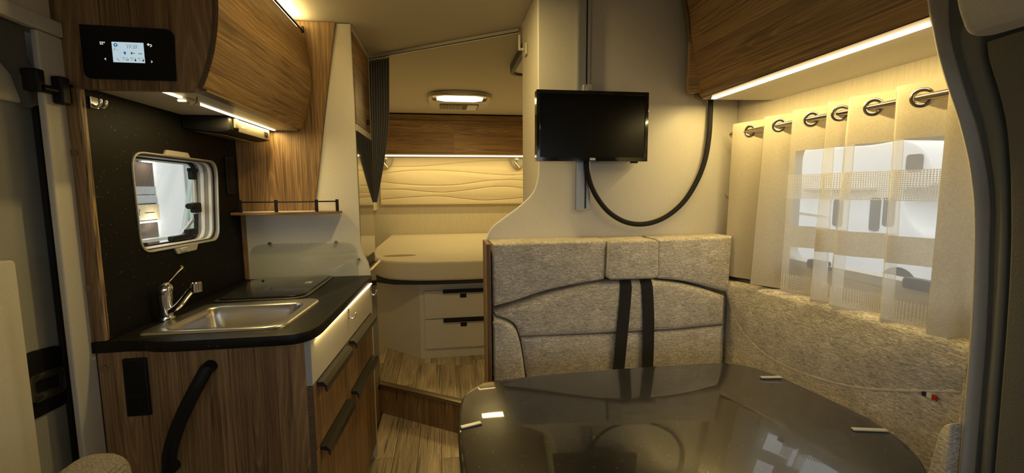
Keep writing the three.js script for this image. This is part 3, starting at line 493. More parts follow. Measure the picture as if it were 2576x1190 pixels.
// ---- fridge column
{
  const g = thing('fridge', 'tall glossy black fridge in a cream column beside the kitchen partition', 'fridge', [-0.66, 0, -2.4]);
  part(g, 'housing', merge([box(-0.955, -0.412, 0.0, 2.075, -2.62, -2.60), box(-0.955, -0.42, 0.0, 0.25, -2.60, ZP - 0.019), box(-0.955, -0.42, 1.61, 2.075, -2.60, ZP - 0.019)]), cream, 'cream housing');
  part(g, 'upper_door', box(-0.420, -0.403, 0.945, 1.603, -2.598, ZP - 0.021, 0.003), blackGloss, 'glossy black upper door');
  part(g, 'lower_door', box(-0.420, -0.403, 0.255, 0.930, -2.598, ZP - 0.021, 0.003), blackGloss, 'glossy black lower door');
  part(g, 'body', box(-0.95, -0.421, 0.252, 1.606, -2.597, ZP - 0.022), black);
  const h = part(g, 'handle', merge([tube([[-0.375, 0.935, -2.24], [-0.372, 0.935, -2.52]], 0.008, { rs: 14 }), box(-0.403, -0.372, 0.93, 0.942, -2.26, -2.245, 0.002), box(-0.403, -0.372, 0.93, 0.942, -2.52, -2.505, 0.002)]), chrome, 'chrome bar handle');
  part(g, 'handle_recess', box(-0.403, -0.398, 0.928, 0.985, -2.53, -2.22, 0.002), black);
  const c = thing('fridge_top_cabinet', 'small wood-veneered cupboard above the black fridge', 'cabinet', [-0.41, 1.61, -2.4]);
  part(c, 'cabinet_door', box(-0.419, -0.401, 1.640, 2.045, -2.585, ZP - 0.021, 0.002, 'z', 0.5), wood);
  part(c, 'frame', merge([box(-0.4195, -0.400, 1.607, 1.637, -2.60, ZP - 0.0195), box(-0.4195, -0.400, 1.637, 2.075, -2.60, -2.587), box(-0.4195, -0.4025, 2.047, 2.075, -2.586, ZP - 0.0195)]), cream, 'cream frame');
  part(c, 'knob', box(-0.401, -0.388, 1.672, 1.70, -2.475, -2.455, 0.003), black, 'black latch knob');
  const l = thing('fridge_base_cabinet', 'narrow wood-veneered flap under the black fridge with black latch', 'cabinet', [-0.41, 0, -2.4]);
  part(l, 'cabinet_door', box(-0.419, -0.403, 0.02, 0.247, -2.598, ZP - 0.021, 0.002, 'y', 0.7), wood);
  part(l, 'latch', box(-0.403, -0.392, 0.19, 0.215, -2.53, -2.51, 0.003), black, 'black latch');
}
{ // privacy curtain gathered beside the fridge, and its ceiling rail
  const rail = thing('curtain_rail', 'slim cream curtain rail running diagonally across the ceiling', 'curtain rail', [0, 2.06, -2.4]);
  const A = V(-0.41, 2.066, -2.662), B = V(0.362, 2.066, -2.128), d = B.clone().sub(A).normalize(), n = V(-d.z, 0, d.x).multiplyScalar(0.011);
  part(rail, 'channel', prismXZ([[A.x + n.x, A.z + n.z], [B.x + n.x, B.z + n.z], [B.x - n.x, B.z - n.z], [A.x - n.x, A.z - n.z]], 2.062, 2.079, { bevel: 0.002, flat: true }), cream);
  part(rail, 'slot', prismXZ([[A.x + n.x * 1.02 + 0.002, A.z + n.z * 1.02], [B.x + n.x * 1.02, B.z + n.z * 1.02], [B.x + n.x * 0.8, B.z + n.z * 0.8], [A.x + n.x * 0.8, A.z + n.z * 0.8]], 2.060, 2.0635), black, 'dark slot of the rail');
  const c = thing('privacy_curtain', 'dark grey pleated privacy curtain gathered beside the fridge', 'curtain', [-0.36, 1.2, -2.7]);
  const rows = [], N = 90, top = [[-0.415, -2.655], [-0.295, -2.60]];
  for (let j = 0; j <= 30; j++) {
    const t = j / 30, y = 2.06 - t * 0.80, w = 1 - 0.12 * t - 1.25 * Math.max(0, t - 0.4) ** 1.35, row = [];
    for (let i = 0; i <= N; i++) {
      const s = i / N, ph = s * Math.PI * 2 * 8.5, a = 0.017 * (1 - 0.4 * t) * Math.sin(ph + 0.4 * Math.sin(t * 3)), x = -0.415 + s * 0.125 * w - 0.01 * t, z = -2.672 + s * 0.07 * w;
      row.push([x + a * 0.35, y, z + a]);
    }
    rows.push(row);
  }
  part(c, 'cloth', sheet(rows, (p, i) => [i * 0.004, p[1]]), greyCurtain);
  for (let i = 0; i < 4; i++) part(c, 'glider', cyl([-0.40 + i * 0.03, 2.05, -2.655 + i * 0.02], [-0.40 + i * 0.03, 2.0615, -2.655 + i * 0.02], 0.003, 0.003, 8), cream, 'small white glider');
}

// ================================================================ bedroom
{
  const g = thing('storage_bed', 'cream storage bed with angled corner and two drawers', 'bed', [0.2, 0.18, -3.6]);
  const P = [[-0.185, -2.975], [1.19, -2.985], [1.19, ZR + 0.002], [-0.58, ZR + 0.002], [-0.58, -3.36]];
  part(g, 'body', prismXZ(P, 0.181, 0.712), cream);
  part(g, 'slatted_base', prismXZ([[-0.47, -3.02], ...spline([[-0.35, -2.925], [-0.15, -2.885], [0.1, -2.875], [0.4, -2.885]], 12), [1.19, -2.89], [1.19, ZR + 0.004], [-0.60, ZR + 0.004], [-0.60, -3.3]], 0.715, 0.735), std({ color: lin(0.02, 0.018, 0.016), roughness: 0.8 }), 'dark bed slat frame');
  [[0.462, 0.655], [0.252, 0.454]].forEach(([y0, y1]) => {
    const d = part(g, 'drawer', box(-0.155, 0.62, y0, y1, -2.99, -2.960, 0.003), cream);
    part(d, 'grip', box(-0.03, 0.26, y1 - 0.018, y1 + 0.005, -2.97, -2.942, 0.003), black, 'black grip profile');
    part(d, 'push_lock', merge([box(0.085, 0.128, y1 - 0.054, y1 - 0.026, -2.961, -2.9545, 0.006)]), black, 'black push lock');
  });
}
{
  const g = thing('mattress', 'cream fitted mattress with rounded foot end on the bed base', 'mattress', [0.2, 0.735, -3.8]);
  const P = [...spline([[-0.53, -3.30], [-0.475, -3.10], [-0.38, -2.97], [-0.2, -2.895], [0.05, -2.87], [0.4, -2.88]], 26), [1.18, -2.885], [1.18, ZR + 0.006], [-0.575, ZR + 0.006], [-0.575, -3.7]];
  part(g, 'core', prismXZ(P, 0.736, 0.866, { bevel: 0.02, seg: 4 }), mattressMat);
  part(g, 'piping', tube(spline([[-0.53, -3.30], [-0.475, -3.10], [-0.38, -2.97], [-0.2, -2.895], [0.05, -2.87], [0.4, -2.88]], 26).map(([x, z]) => [x + 0.004, 0.849, z - 0.006]), 0.003, { rs: 6, n: 60 }), mattressMat, 'raised seam');
  const e = new THREE.CylinderGeometry(1, 1, 0.0012, 48); e.scale(0.115, 1, 0.045); e.rotateY(0.05); e.translate(-0.33, 0.8668, -3.20);
  part(g, 'logo_patch', uvw(e), std({ color: lin(0.42, 0.33, 0.22), roughness: 0.9, map: tex(128, 128, (u, v) => { const k = 0.6 + 0.4 * (Math.sin(v * 90) > 0 ? 1 : 0.2) * vnoise(u * 30, v * 14, 30, 14, 4); return [k, k, k]; }, false, 0.2, 0.08) }), 'oval printed patch');
}
{ // cupboards over the bed head
  const zf = -4.50;
  const g = thing('bed_wall_cabinet', 'row of wood-veneered cupboards over the bed head', 'cabinet', [0.25, 1.68, zf]);
  part(g, 'body', box(-0.64, 1.195, 1.676, 2.074, ZR + 0.001, zf - 0.018), cream);
  part(g, 'cornice', box(-0.64, 1.195, 2.016, 2.066, zf - 0.017, zf, 0.001, 'x', 0.2), wood);
  for (const [a, b, o] of [[-0.60, 0.095, 0.5], [0.099, 0.80, 1.13], [0.804, 1.193, 0.9]]) part(g, 'cabinet_door', box(a, b, 1.690, 2.012, zf - 0.017, zf + 0.002, 0.001, 'x', o), wood);
  part(g, 'shadow_gap', box(-0.64, 1.195, 2.066, 2.078, zf - 0.017, zf + 0.002), black, 'black joint under the ceiling');
  part(g, 'lower_rail', box(-0.64, 1.195, 1.676, 1.689, zf - 0.017, zf, 0.001), std({ color: lin(0.5, 0.36, 0.2), roughness: 0.5 }));
  const s = thing('light_strip', 'warm light strip under the cupboards over the bed', 'light', [0.25, 1.67, zf]);
  part(s, 'diffuser', box(-0.615, 1.19, 1.662, 1.6755, zf - 0.012, zf + 0.001), glow(2.6));
  areaLight(s, [-0.61, 1.661, zf - 0.006], [1.19, 1.661, zf - 0.006], 0.012, [0, -1, -0.15], LED.bed);
}
{ // padded headboard in wavy bands
  const g = thing('headboard', 'cream padded headboard with wavy stitched bands above the mattress', 'headboard', [0.27, 1.18, ZR]);
  const C = [
    [[-0.66, 1.668], [1.19, 1.668]],
    [[-0.66, 1.574], [-0.311, 1.575], [-0.066, 1.592], [0.183, 1.618], [0.487, 1.639], [0.823, 1.645], [1.19, 1.640]],
    [[-0.66, 1.500], [-0.313, 1.535], [0.057, 1.53], [0.434, 1.5], [0.692, 1.485], [0.822, 1.49], [1.19, 1.52]],
    [[-0.66, 1.422], [-0.438, 1.395], [-0.121, 1.379], [0.129, 1.385], [0.434, 1.424], [0.692, 1.436], [0.822, 1.428], [1.19, 1.39]],
    [[-0.66, 1.342], [-0.44, 1.338], [-0.245, 1.32], [-0.023, 1.306], [0.229, 1.329], [0.484, 1.361], [0.691, 1.362], [0.822, 1.344], [1.19, 1.30]],
    [[-0.66, 1.236], [-0.369, 1.258], [-0.074, 1.268], [0.177, 1.241], [0.38, 1.221], [0.586, 1.225], [0.821, 1.243], [1.19, 1.27]],
    [[-0.66, 1.180], [1.19, 1.178]],
  ].map((c) => (c.length > 2 ? spline(c, 40) : c));
  for (let i = 0; i < 6; i++) part(g, 'padded_band', prismXY([...C[i + 1], ...C[i].slice().reverse()], ZR + 0.001, ZR + 0.045, { bevel: 0.009, seg: 3 }), padded);
}
for (const [x, lab] of [[-0.585, 'small reading spot lamp at the wall end of the headboard beside the grey curtain'], [0.75, 'small reading spot lamp on the headboard near the TV partition side']]) {
  const g = thing('reading_lamp', lab, 'lamp', [x, 1.6, -4.6], 'reading lamps over the bed');
  const e = new THREE.SphereGeometry(1, 24, 12, 0, Math.PI * 2, Math.PI / 2, Math.PI / 2); e.scale(0.085, 0.115, 0.03); e.translate(x + 0.02 * Math.sign(x), 1.660, ZR + 0.078);
  part(g, 'shield', uvw(e), std({ color: lin(0.28, 0.27, 0.24), roughness: 0.5 }), 'grey half-round shield');
  part(g, 'mount', box(x - 0.02, x + 0.02, 1.640, 1.662, -4.66, -4.62, 0.003), cream);
  part(g, 'stem', cyl([x, 1.645, -4.63], [x, 1.60, -4.60], 0.004, 0.004, 10), nickel);
  part(g, 'spot', cyl([x - 0.022, 1.613, -4.60], [x + 0.022, 1.553, -4.585], 0.013, 0.013, 18), bronze, 'brass-coloured spot tube');
}
{ // cream overhead box at the left of the headboard
  const b = thing('bedside_cupboard', 'cream cupboard between headboard and left wall, behind the grey curtain', 'cabinet', [-0.8, 1.13, -4.5]);
  part(b, 'body', box(-0.955, -0.70, 1.13, 2.075, ZR + 0.001, -4.42, 0.003), cream);
}
{ // ceiling lamp and its switch unit
  const g = thing('ceiling_lamp', 'oval cream ceiling lamp with lit panel and louvre over the bed', 'lamp', [0.13, 2.04, -3.8]);
  const oct = (x0, x1, z0, z1, c) => [[x0, z0 + c], [x0 + c * 1.4, z0], [x1 - c * 1.4, z0], [x1, z0 + c], [x1, z1 - c], [x1 - c * 1.4, z1], [x0 + c * 1.4, z1], [x0, z1 - c]];
  part(g, 'housing', prismXZ(rounded(oct(-0.12, 0.385, -4.12, -3.44, 0.11).map((p) => [...p, 0.08])), 2.048, 2.079, { bevel: 0.008, seg: 3 }), cream);
  part(g, 'lens_frame', prismXZ(rounded(oct(-0.085, 0.345, -3.72, -3.45, 0.05).map((p) => [...p, 0.02])), 2.043, 2.050, { bevel: 0.002 }), nickel);
  part(g, 'lens', prismXZ(oct(-0.05, 0.31, -3.69, -3.48, 0.045), 2.0395, 2.0435), std({ color: lin(0.9, 0.9, 0.85), emissive: lin(1, 0.86, 0.6), emissiveIntensity: 2.0, roughness: 0.5 }), 'lit lens panel');
  areaLight(g, [-0.05, 2.039, -3.585], [0.31, 2.039, -3.585], 0.19, [0, -1, 0], LED.bedLamp * 0.12);
  part(g, 'recess', prismXZ(rounded([[-0.03, -4.06, 0.03], [0.30, -4.06, 0.03], [0.30, -3.82, 0.03], [-0.03, -3.82, 0.03]]), 2.0445, 2.0485), std({ color: lin(0.10, 0.085, 0.05), roughness: 0.7 }), 'dark louvre recess');
  for (let i = 0; i < 15; i++) part(g, 'slat', box(-0.022 + i * 0.0125, -0.017 + i * 0.0125, 2.036, 2.0445, -4.05, -3.84), creamMatte);
  part(g, 'white_insert', prismXZ(rounded([[0.20, -4.05], [0.285, -4.05, 0.03], [0.29, -3.83, 0.03], [0.205, -3.83]]), 2.036, 2.0444), whitePaint, 'white switch insert');
}
{ // roof hatch beside the partition
  const g = thing('roof_hatch', 'rounded dark-framed roof hatch in the bedroom ceiling beside the partition', 'roof hatch', [0.6, 2.04, -2.5]);
  const o = rounded([[0.405, -2.14, 0.05], [0.85, -2.14, 0.05], [0.85, -2.80, 0.08], [0.405, -2.80, 0.08]]), i = rounded([[0.43, -2.165, 0.04], [0.825, -2.165, 0.04], [0.825, -2.775, 0.07], [0.43, -2.775, 0.07]]), k = rounded([[0.47, -2.20, 0.03], [0.79, -2.20, 0.03], [0.79, -2.73, 0.05], [0.47, -2.73, 0.05]]);
  part(g, 'outer_frame', prismXZ(o, 2.030, 2.079, { holes: [i], bevel: 0.004, flat: true }), std({ color: lin(0.06, 0.06, 0.058), roughness: 0.5 }), 'dark frame');
  part(g, 'inner_frame', prismXZ(i, 2.040, 2.079, { holes: [k] }), cream, 'cream inner frame');
  part(g, 'blind', prismXZ(k, 2.060, 2.066), creamMatte, 'drawn cream blind');
}
// ================================================================ partition behind the dinette
const ZT = -1.70;
{
  const S = spline([[0.366, 1.42], [0.363, 1.375], [0.345, 1.318], [0.30, 1.27], [0.225, 1.215], [0.178, 1.178], [0.160, 1.14], [0.157, 1.09]], 30);
  struct('wall_dinette', prismXY([[XR - 0.001, 0], [XR - 0.001, 2.078], [0.363, 2.078], ...S, [0.157, 0]].reverse(), ZT - 0.016, ZT, { bevel: 0.002, grain: 'y' }), cream, 'cream partition with S-curved edge behind the TV and bench', 'wall');
  part(scene.getObjectByName('wall_dinette'), 'edge_trim', tube([[0.363, 2.07, ZT - 0.006], [0.3645, 1.7, ZT - 0.006], ...S.map(([x, y]) => [x, y, ZT - 0.006]), [0.157, 1.06, ZT - 0.006]], 0.0045, { rs: 8, n: 140 }), whitePaint, 'pale edge trim');
  struct('wall_bathroom', merge([box(0.363, 0.379, 0, 2.078, -2.06, ZT - 0.017, 0, 'y'), box(0.379, XR - 0.001, 0, 2.078, -2.06, -2.044, 0, 'y')]), creamMatte, 'cream side wall of the bathroom behind the TV partition', 'wall');
  const cap = thing('screw_cap', 'round cream screw cap on the partition beside the curtain', 'screw cap', [1.165, 1.306, ZT]);
  part(cap, 'disc', cyl([1.170, 1.306, ZT + 0.0005], [1.170, 1.306, ZT + 0.004], 0.013), creamMatte);
  const h = thing('door_catch', 'cream plastic catch on the bathroom side wall near the ceiling', 'catch', [0.363, 1.93, -1.95]);
  part(h, 'plate', box(0.352, 0.3625, 1.905, 1.955, -1.975, -1.925, 0.003), cream);
  part(h, 'tongue', merge([box(0.330, 0.352, 1.925, 1.935, -1.955, -1.945, 0.002), box(0.326, 0.334, 1.925, 1.99, -1.957, -1.943, 0.002)]), creamMatte);
}
{ // TV rail, TV and cable
  const r = thing('tv_rail', 'vertical aluminium mounting rail on the dinette partition', 'rail', [0.537, 1.25, ZT]);
  part(r, 'profile', prismXZ([[0.510, ZT + 0.001], [0.566, ZT + 0.001], [0.566, ZT + 0.014], [0.560, ZT + 0.016], [0.550, ZT + 0.016], [0.550, ZT + 0.006], [0.543, ZT + 0.006], [0.543, ZT + 0.016], [0.515, ZT + 0.016], [0.510, ZT + 0.014]].reverse(), 1.252, 2.076), std({ color: lin(0.45, 0.46, 0.47), metalness: 0.6, roughness: 0.35 }));
  part(r, 'groove', box(0.5435, 0.5495, 1.252, 2.076, ZT + 0.0055, ZT + 0.0075), std({ color: lin(0.06, 0.06, 0.055), roughness: 0.6 }), 'dark groove');
  part(r, 'end_cap', box(0.509, 0.567, 1.245, 1.252, ZT + 0.001, ZT + 0.0165, 0.001), aluPaint);
  part(r, 'clamp', merge([box(0.530, 0.564, 1.69, 1.725, ZT + 0.017, ZT + 0.030, 0.002), cyl([0.547, 1.707, ZT + 0.03], [0.547, 1.707, ZT + 0.036], 0.006, 0.006, 12)]), alu, 'silver clamp with bolt');
  const t = thing('television', 'small black flat television hanging on the aluminium rail', 'television', [0.554, 1.43, -1.64]);
  const x0 = 0.337, x1 = 0.770, y0 = 1.432, y1 = 1.690, zf = -1.620;
  part(t, 'housing', box(x0, x1, y0, y1, zf - 0.035, zf, 0.003), blackGloss);
  part(t, 'back_hump', box(x0 + 0.08, x1 - 0.08, y0 + 0.03, y1 - 0.05, zf - 0.055, zf - 0.034, 0.006), black);
  part(t, 'bezel', prismXY([[x0, y0], [x1, y0], [x1, y1], [x0, y1]], zf, zf + 0.004, { holes: [[[x0 + 0.013, y0 + 0.016], [x1 - 0.013, y0 + 0.016], [x1 - 0.013, y1 - 0.013], [x0 + 0.013, y1 - 0.013]].reverse()], bevel: 0.001, flat: true }), blackGloss);
  part(t, 'screen', box(x0 + 0.013, x1 - 0.013, y0 + 0.016, y1 - 0.013, zf + 0.0002, zf + 0.0012), phy({ color: lin(0.005, 0.005, 0.005), roughness: 0.24, specularIntensity: 0.45 }), 'matt black screen');
  part(t, 'logo', box(0.540, 0.562, y0 + 0.0035, y0 + 0.0125, zf + 0.004, zf + 0.0048), alu, 'small silver maker badge');
  part(t, 'sensor', box(0.707, 0.735, y0 - 0.006, y0 + 0.001, zf - 0.014, zf - 0.002, 0.002), black);
  part(t, 'bracket', box(0.515, 0.565, 1.52, 1.60, ZT + 0.017, zf - 0.05), black);
  const c = thing('tv_cable', 'black cable looping from the TV up behind the wall cabinet', 'cable', [0.75, 1.19, -1.67]);
  part(c, 'sleeve', tube([[0.546, 1.45, -1.675], [0.549, 1.40, -1.672], [0.566, 1.337, -1.668], [0.598, 1.282, -1.668], [0.640, 1.236, -1.668], [0.70, 1.20, -1.668], [0.757, 1.187, -1.668], [0.82, 1.192, -1.668], [0.885, 1.218, -1.668], [0.955, 1.275, -1.668], [1.01, 1.36, -1.668], [1.04, 1.44, -1.668], [1.055, 1.53, -1.670], [1.060, 1.62, -1.674], [1.060, 1.74, -1.676]], 0.0098, { rs: 12, n: 120 }), std({ color: lin(0.008, 0.008, 0.009), roughness: 0.85 }));
}
// ---- bench
{
  const e = thing('bench_end_panel', 'laminated wooden end panel of the bench beside the aisle', 'panel', [0.15, 0, -1.63]);
  part(e, 'board', box(0.140, 0.156, 0, 1.136, -1.70 + 0.001, -1.552, 0.003, 'y', 0.8), wood);
  part(e, 'dark_edge', box(0.1435, 0.1525, 0, 1.134, -1.553, -1.5505, 0.001, 'y'), woodEdge, 'dark ply edge');
}
{
  const zb = ZT + 0.001;
  const puff = (pts, z0, z1, b = 0.022) => prismXY(pts, z0, z1, { bevel: b, seg: 5, grain: 'x' });
  const arch = [[0.165, 0.905], [0.245, 0.923], [0.35, 0.954], [0.46, 0.974], [0.585, 0.990]], archR = [[0.80, 0.985], [0.92, 0.968], [1.02, 0.941], [1.085, 0.922]];
  const hl = thing('headrest_cushion', 'wide grey-beige headrest cushion beside the bench end panel', 'cushion', [0.38, 0.9, zb], 'headrest row above the bench');
  part(hl, 'pad', puff([[0.162, 1.137], ...spline(arch, 16).map(([x, y], i) => [x, y]), [0.590, 1.139]], zb, -1.555, 0.014), fabric);
  const hm = thing('headrest_cushion', 'small square grey-beige headrest cushion above the seat belts', 'cushion', [0.69, 0.98, zb], 'headrest row above the bench');
  part(hm, 'pad', puff(rounded([[0.588, 0.992, 0.022], [0.790, 0.990, 0.022], [0.785, 1.138, 0.022], [0.592, 1.138, 0.022]]), zb, -1.536, 0.010), fabric);
  const hr = thing('headrest_cushion', 'wide grey-beige headrest cushion beside the window wall', 'cushion', [0.95, 0.92, zb], 'headrest row above the bench');
  part(hr, 'pad', puff([[0.791, 1.138], ...spline(archR, 14), [1.100, 0.918], [1.105, 1.142]], zb, -1.560, 0.014), fabric);
  const bench = thing('dinette_bench', 'grey-beige tweed dinette bench with arched backrest under the TV', 'bench', [0.64, 0, -1.45]);
  const b = new THREE.Group(); b.name = 'backrest'; b.userData.label = 'tweed backrest with arched top and sewn panels'; bench.add(b);
  const top = spline([[0.166, 0.884], [0.26, 0.912], [0.35, 0.938], [0.46, 0.962], [0.58, 0.979], [0.70, 0.982], [0.82, 0.974], [0.95, 0.95], [1.084, 0.906]], 30);
  part(b, 'upper_panel', puff([...top.slice().reverse(), ...spline([[0.172, 0.868], [0.215, 0.852], [0.245, 0.828], [0.262, 0.785]], 10), [0.56, 0.780], [0.88, 0.779], [1.084, 0.788]], zb, -1.553, 0.026), fabric);
  part(b, 'lower_panel', puff([[0.265, 0.782], [0.56, 0.777], [0.88, 0.776], [1.084, 0.785], [1.084, 0.47], [0.30, 0.47], [0.285, 0.64], [0.276, 0.71]].reverse(), zb, -1.558, 0.022), fabric);
  part(b, 'side_bolster', puff([[0.163, 0.878], ...spline([[0.172, 0.865], [0.213, 0.848], [0.242, 0.825], [0.258, 0.785], [0.272, 0.71], [0.282, 0.63], [0.296, 0.47]], 16), [0.163, 0.47]].reverse(), zb, -1.548, 0.02), fabric);
  part(bench, 'seat_cushion', box(0.162, 1.08, 0.36, 0.47, -1.60, -1.14, 0.03, 'x', 0.2), fabric);
  part(bench, 'bench_box', box(0.157, 1.08, 0.001, 0.358, -1.695, -1.18, 0.002, 'x', 0.3), wood);
}
[[[0.667, 0.985], [0.664, 0.92], [0.658, 0.85], [0.648, 0.74], [0.640, 0.64], [0.630, 0.50]], [[0.748, 0.985], [0.753, 0.92], [0.757, 0.85], [0.758, 0.74], [0.757, 0.64], [0.755, 0.50]]].forEach((p, i) => {
  const q = spline(p, 24), w = 0.023, rows = [];
  const zAt = (y) => -1.548 + (y > 0.96 ? -(y - 0.96) * 0.5 : 0) + 0.004 * Math.sin((y - 0.5) * 9);
  const pts = (dz) => q.map(([x, y]) => [-w, w].map((d) => [x + d, y, zAt(y) + dz]));
  const b = thing('seat_belt', i ? 'black seat belt strap hanging straight down on the window side of the bench backrest' : 'black seat belt strap slanting towards the aisle on the bench backrest', 'seat belt', [p[5][0], 0.5, -1.55], 'seat belts on the bench');
  const F = pts(0.0018), B = pts(0), R = F.map((f, k) => [f[0], f[1], B[k][1], B[k][0], f[0]]);
  const g = sheet(R, (pt) => [pt[0], pt[1]]); part(b, 'strap', toCreasedNormals(g.toNonIndexed(), 0.5), strap);
});
// ---- long side cushion under the window
{
  const c = thing('side_backrest', 'long tweed side backrest under the window with a curved corded seam', 'backrest', [1.13, 0.4, -1.2]);
  // bulging face: rows by height, columns along z
  const zs = []; for (let i = 0; i <= 60; i++) zs.push(-1.605 + i * (0.843 / 60));
  const seam = spline([[-1.605, 0.905], [-1.567, 0.879], [-1.501, 0.802], [-1.387, 0.752], [-1.289, 0.741], [-1.187, 0.746], [-1.086, 0.762], [-0.987, 0.789], [-0.894, 0.826], [-0.747, 0.888], [-0.60, 0.93], [-0.44, 0.95]], 200);
  const seamY = (z) => { let b = seam[0]; for (const s of seam) if (Math.abs(s[0] - z) < Math.abs(b[0] - z)) b = s; return b[1]; };
  const topY = (z) => 0.962 + 0.028 * Math.min(1, Math.max(0, (z + 1.6) / 0.5));
  const rows = [], K = 40;
  const prof = (z, y) => { const t = topY(z), s = seamY(z), endR = Math.min(1, (z + 1.605) / 0.03), r0 = 1.102 + 0.014 * THREE.MathUtils.smoothstep(z, -0.92, -0.775) + 0.018 * (1 - Math.sqrt(Math.max(0, endR * (2 - endR)))); const up = y > s ? (y - s) / Math.max(0.02, t - s) : 0; const groove = 0.003 * Math.exp(-(((y - s) / 0.006) ** 2)); return r0 + (y > s ? -0.010 * Math.sin(Math.min(1, up) * Math.PI) : 0.004) + groove; };
  for (let k = 0; k <= K; k++) rows.push(zs.map((z) => { const y = 0.40 + (topY(z) - 0.022 - 0.40) * (k / K); return [prof(z, y), y, z]; }));
  for (let a = 1; a <= 8; a++) rows.push(zs.map((z) => { const t = (a / 8) * Math.PI / 2, y = topY(z) - 0.022 + 0.022 * Math.sin(t); return [prof(z, topY(z) - 0.022) + 0.034 * (1 - Math.cos(t)), y, z]; }));
  rows.push(zs.map((z) => [1.197, topY(z), z]));
  rows.unshift(zs.map((z) => [1.197, 0.40, z]));
  part(c, 'cover', merge([uvw(smoothSheet(sheet(rows)), 'z'), uvw(box(1.10, 1.197, 0.40, 0.93, -1.606, -1.60, 0.002), 'y'), box(1.108, 1.197, 0.40, 0.975, -0.768, -0.760, 0.003)]), fabric);
  part(c, 'corded_seam', tube(seam.filter((s, i) => i % 5 === 0 && s[0] < -0.766).map(([z, y]) => [prof(z, y) - 0.002, y, z]), 0.0045, { rs: 8, n: 160 }), std({ color: lin(0.70, 0.62, 0.49), roughness: 1 }), 'corded seam');
  const tx = tex(48, 8, (u) => (u < 0.33 ? [0.12, 0.16, 0.33] : u < 0.66 ? [0.86, 0.84, 0.78] : [0.68, 0.16, 0.09]), true, 1, 1);
  const yF = seamY(-0.835) - 0.011, pl = new RoundedBoxGeometry(0.004, 0.012, 0.034, 2, 0.0015); const q = pl.toNonIndexed(), pp = q.attributes.position, uu = new Float32Array(pp.count * 2); for (let i = 0; i < pp.count; i++) { uu[i * 2] = (pp.getZ(i) + 0.017) / 0.034; uu[i * 2 + 1] = 0.5; } q.setAttribute('uv', new THREE.BufferAttribute(uu, 2)); q.translate(prof(-0.835, yF) - 0.003, yF, -0.832);
  part(c, 'flag_tag', q, std({ map: tx, roughness: 0.8 }), 'little blue, white and red fabric tag');
  const s = thing('seat_side_cushion', 'grey-beige tweed cushion corner in front of the side backrest by the cab pillar', 'cushion', [1.03, 0.45, -0.7]);
  part(s, 'pad', prismZY(rounded([[-0.802, 0.42], [-0.789, 0.68, 0.02], [-0.774, 0.79, 0.015], [-0.764, 0.812, 0.01], [-0.753, 0.818], [-0.753, 0.42]]).reverse(), 1.068, 1.1, { bevel: 0.004, seg: 3, grain: 'z' }), fabric);
}
function smoothSheet(g) { return toCreasedNormals(g.toNonIndexed ? g : g, 1.2); }
// ---- dinette wall cabinet
{
  const c = thing('dinette_wall_cabinet', 'wood-veneered overhead cabinet with slanting front above the curtained window', 'cabinet', [1.08, 1.67, -1.15]);
  const pr = spline([[0.925, 2.06], [0.940, 2.0], [0.962, 1.85], [0.982, 1.72], [0.994, 1.690], [1.010, 1.678]], 24);
  const d = part(c, 'cabinet_door', prismXY([...pr, ...pr.map(([x, y]) => [x + 0.018, y + 0.004]).reverse()].reverse(), -1.650, -0.78, { grain: 'z', off: 0.61 }), wood);
  part(d, 'grip_profile', prismXY([[1.004, 1.679], [1.030, 1.674], [1.034, 1.680], [1.012, 1.690]], -1.645, -0.80), bronze, 'bronze grip profile along the lower edge');
  part(c, 'end_edge', prismXY([...pr.map(([x, y]) => [x - 0.006, y - 0.002]), ...pr.map(([x, y]) => [x + 0.006, y + 0.004]).reverse()].reverse(), -1.668, -1.650), woodEdge, 'dark rounded edging');
  part(c, 'end_panel', prismXZ([[0.95, -1.668], [0.99, -1.668], [1.199, -1.50], [1.199, -1.48], [0.95, -1.650]].reverse(), 1.700, 2.077), wood);
  part(c, 'bottom', (() => { const g = prismXZ([[1.012, -1.660], [1.030, -1.655], [1.2, -1.496], [1.2, -0.62], [1.012, -0.62]].reverse(), 0, 0.010, {}); const p = g.attributes.position; for (let i = 0; i < p.count; i++) p.setY(i, p.getY(i) + 1.680 - (p.getX(i) - 1.012) * 0.17); g.computeVertexNormals(); return g; })(), cream, 'cream underside');
  part(c, 'near_end', prismXY([[0.955, 2.077], [1.0, 1.72], [1.03, 1.69], [1.199, 1.66], [1.199, 2.077]].reverse(), -0.78, -0.765, { grain: 'y' }), wood);
  const s = thing('light_strip', 'warm light strip under the dinette wall cabinet', 'light', [1.03, 1.67, -1.2]);
  part(s, 'diffuser', (() => { const g = box(1.0185, 1.0345, 1.6685, 1.6745, -1.605, -0.835); return g; })(), glow(2.8));
  areaLight(s, [1.0265, 1.668, -1.605], [1.0265, 1.668, -0.835], 0.012, [0, -1, 0], LED.dinette);
}
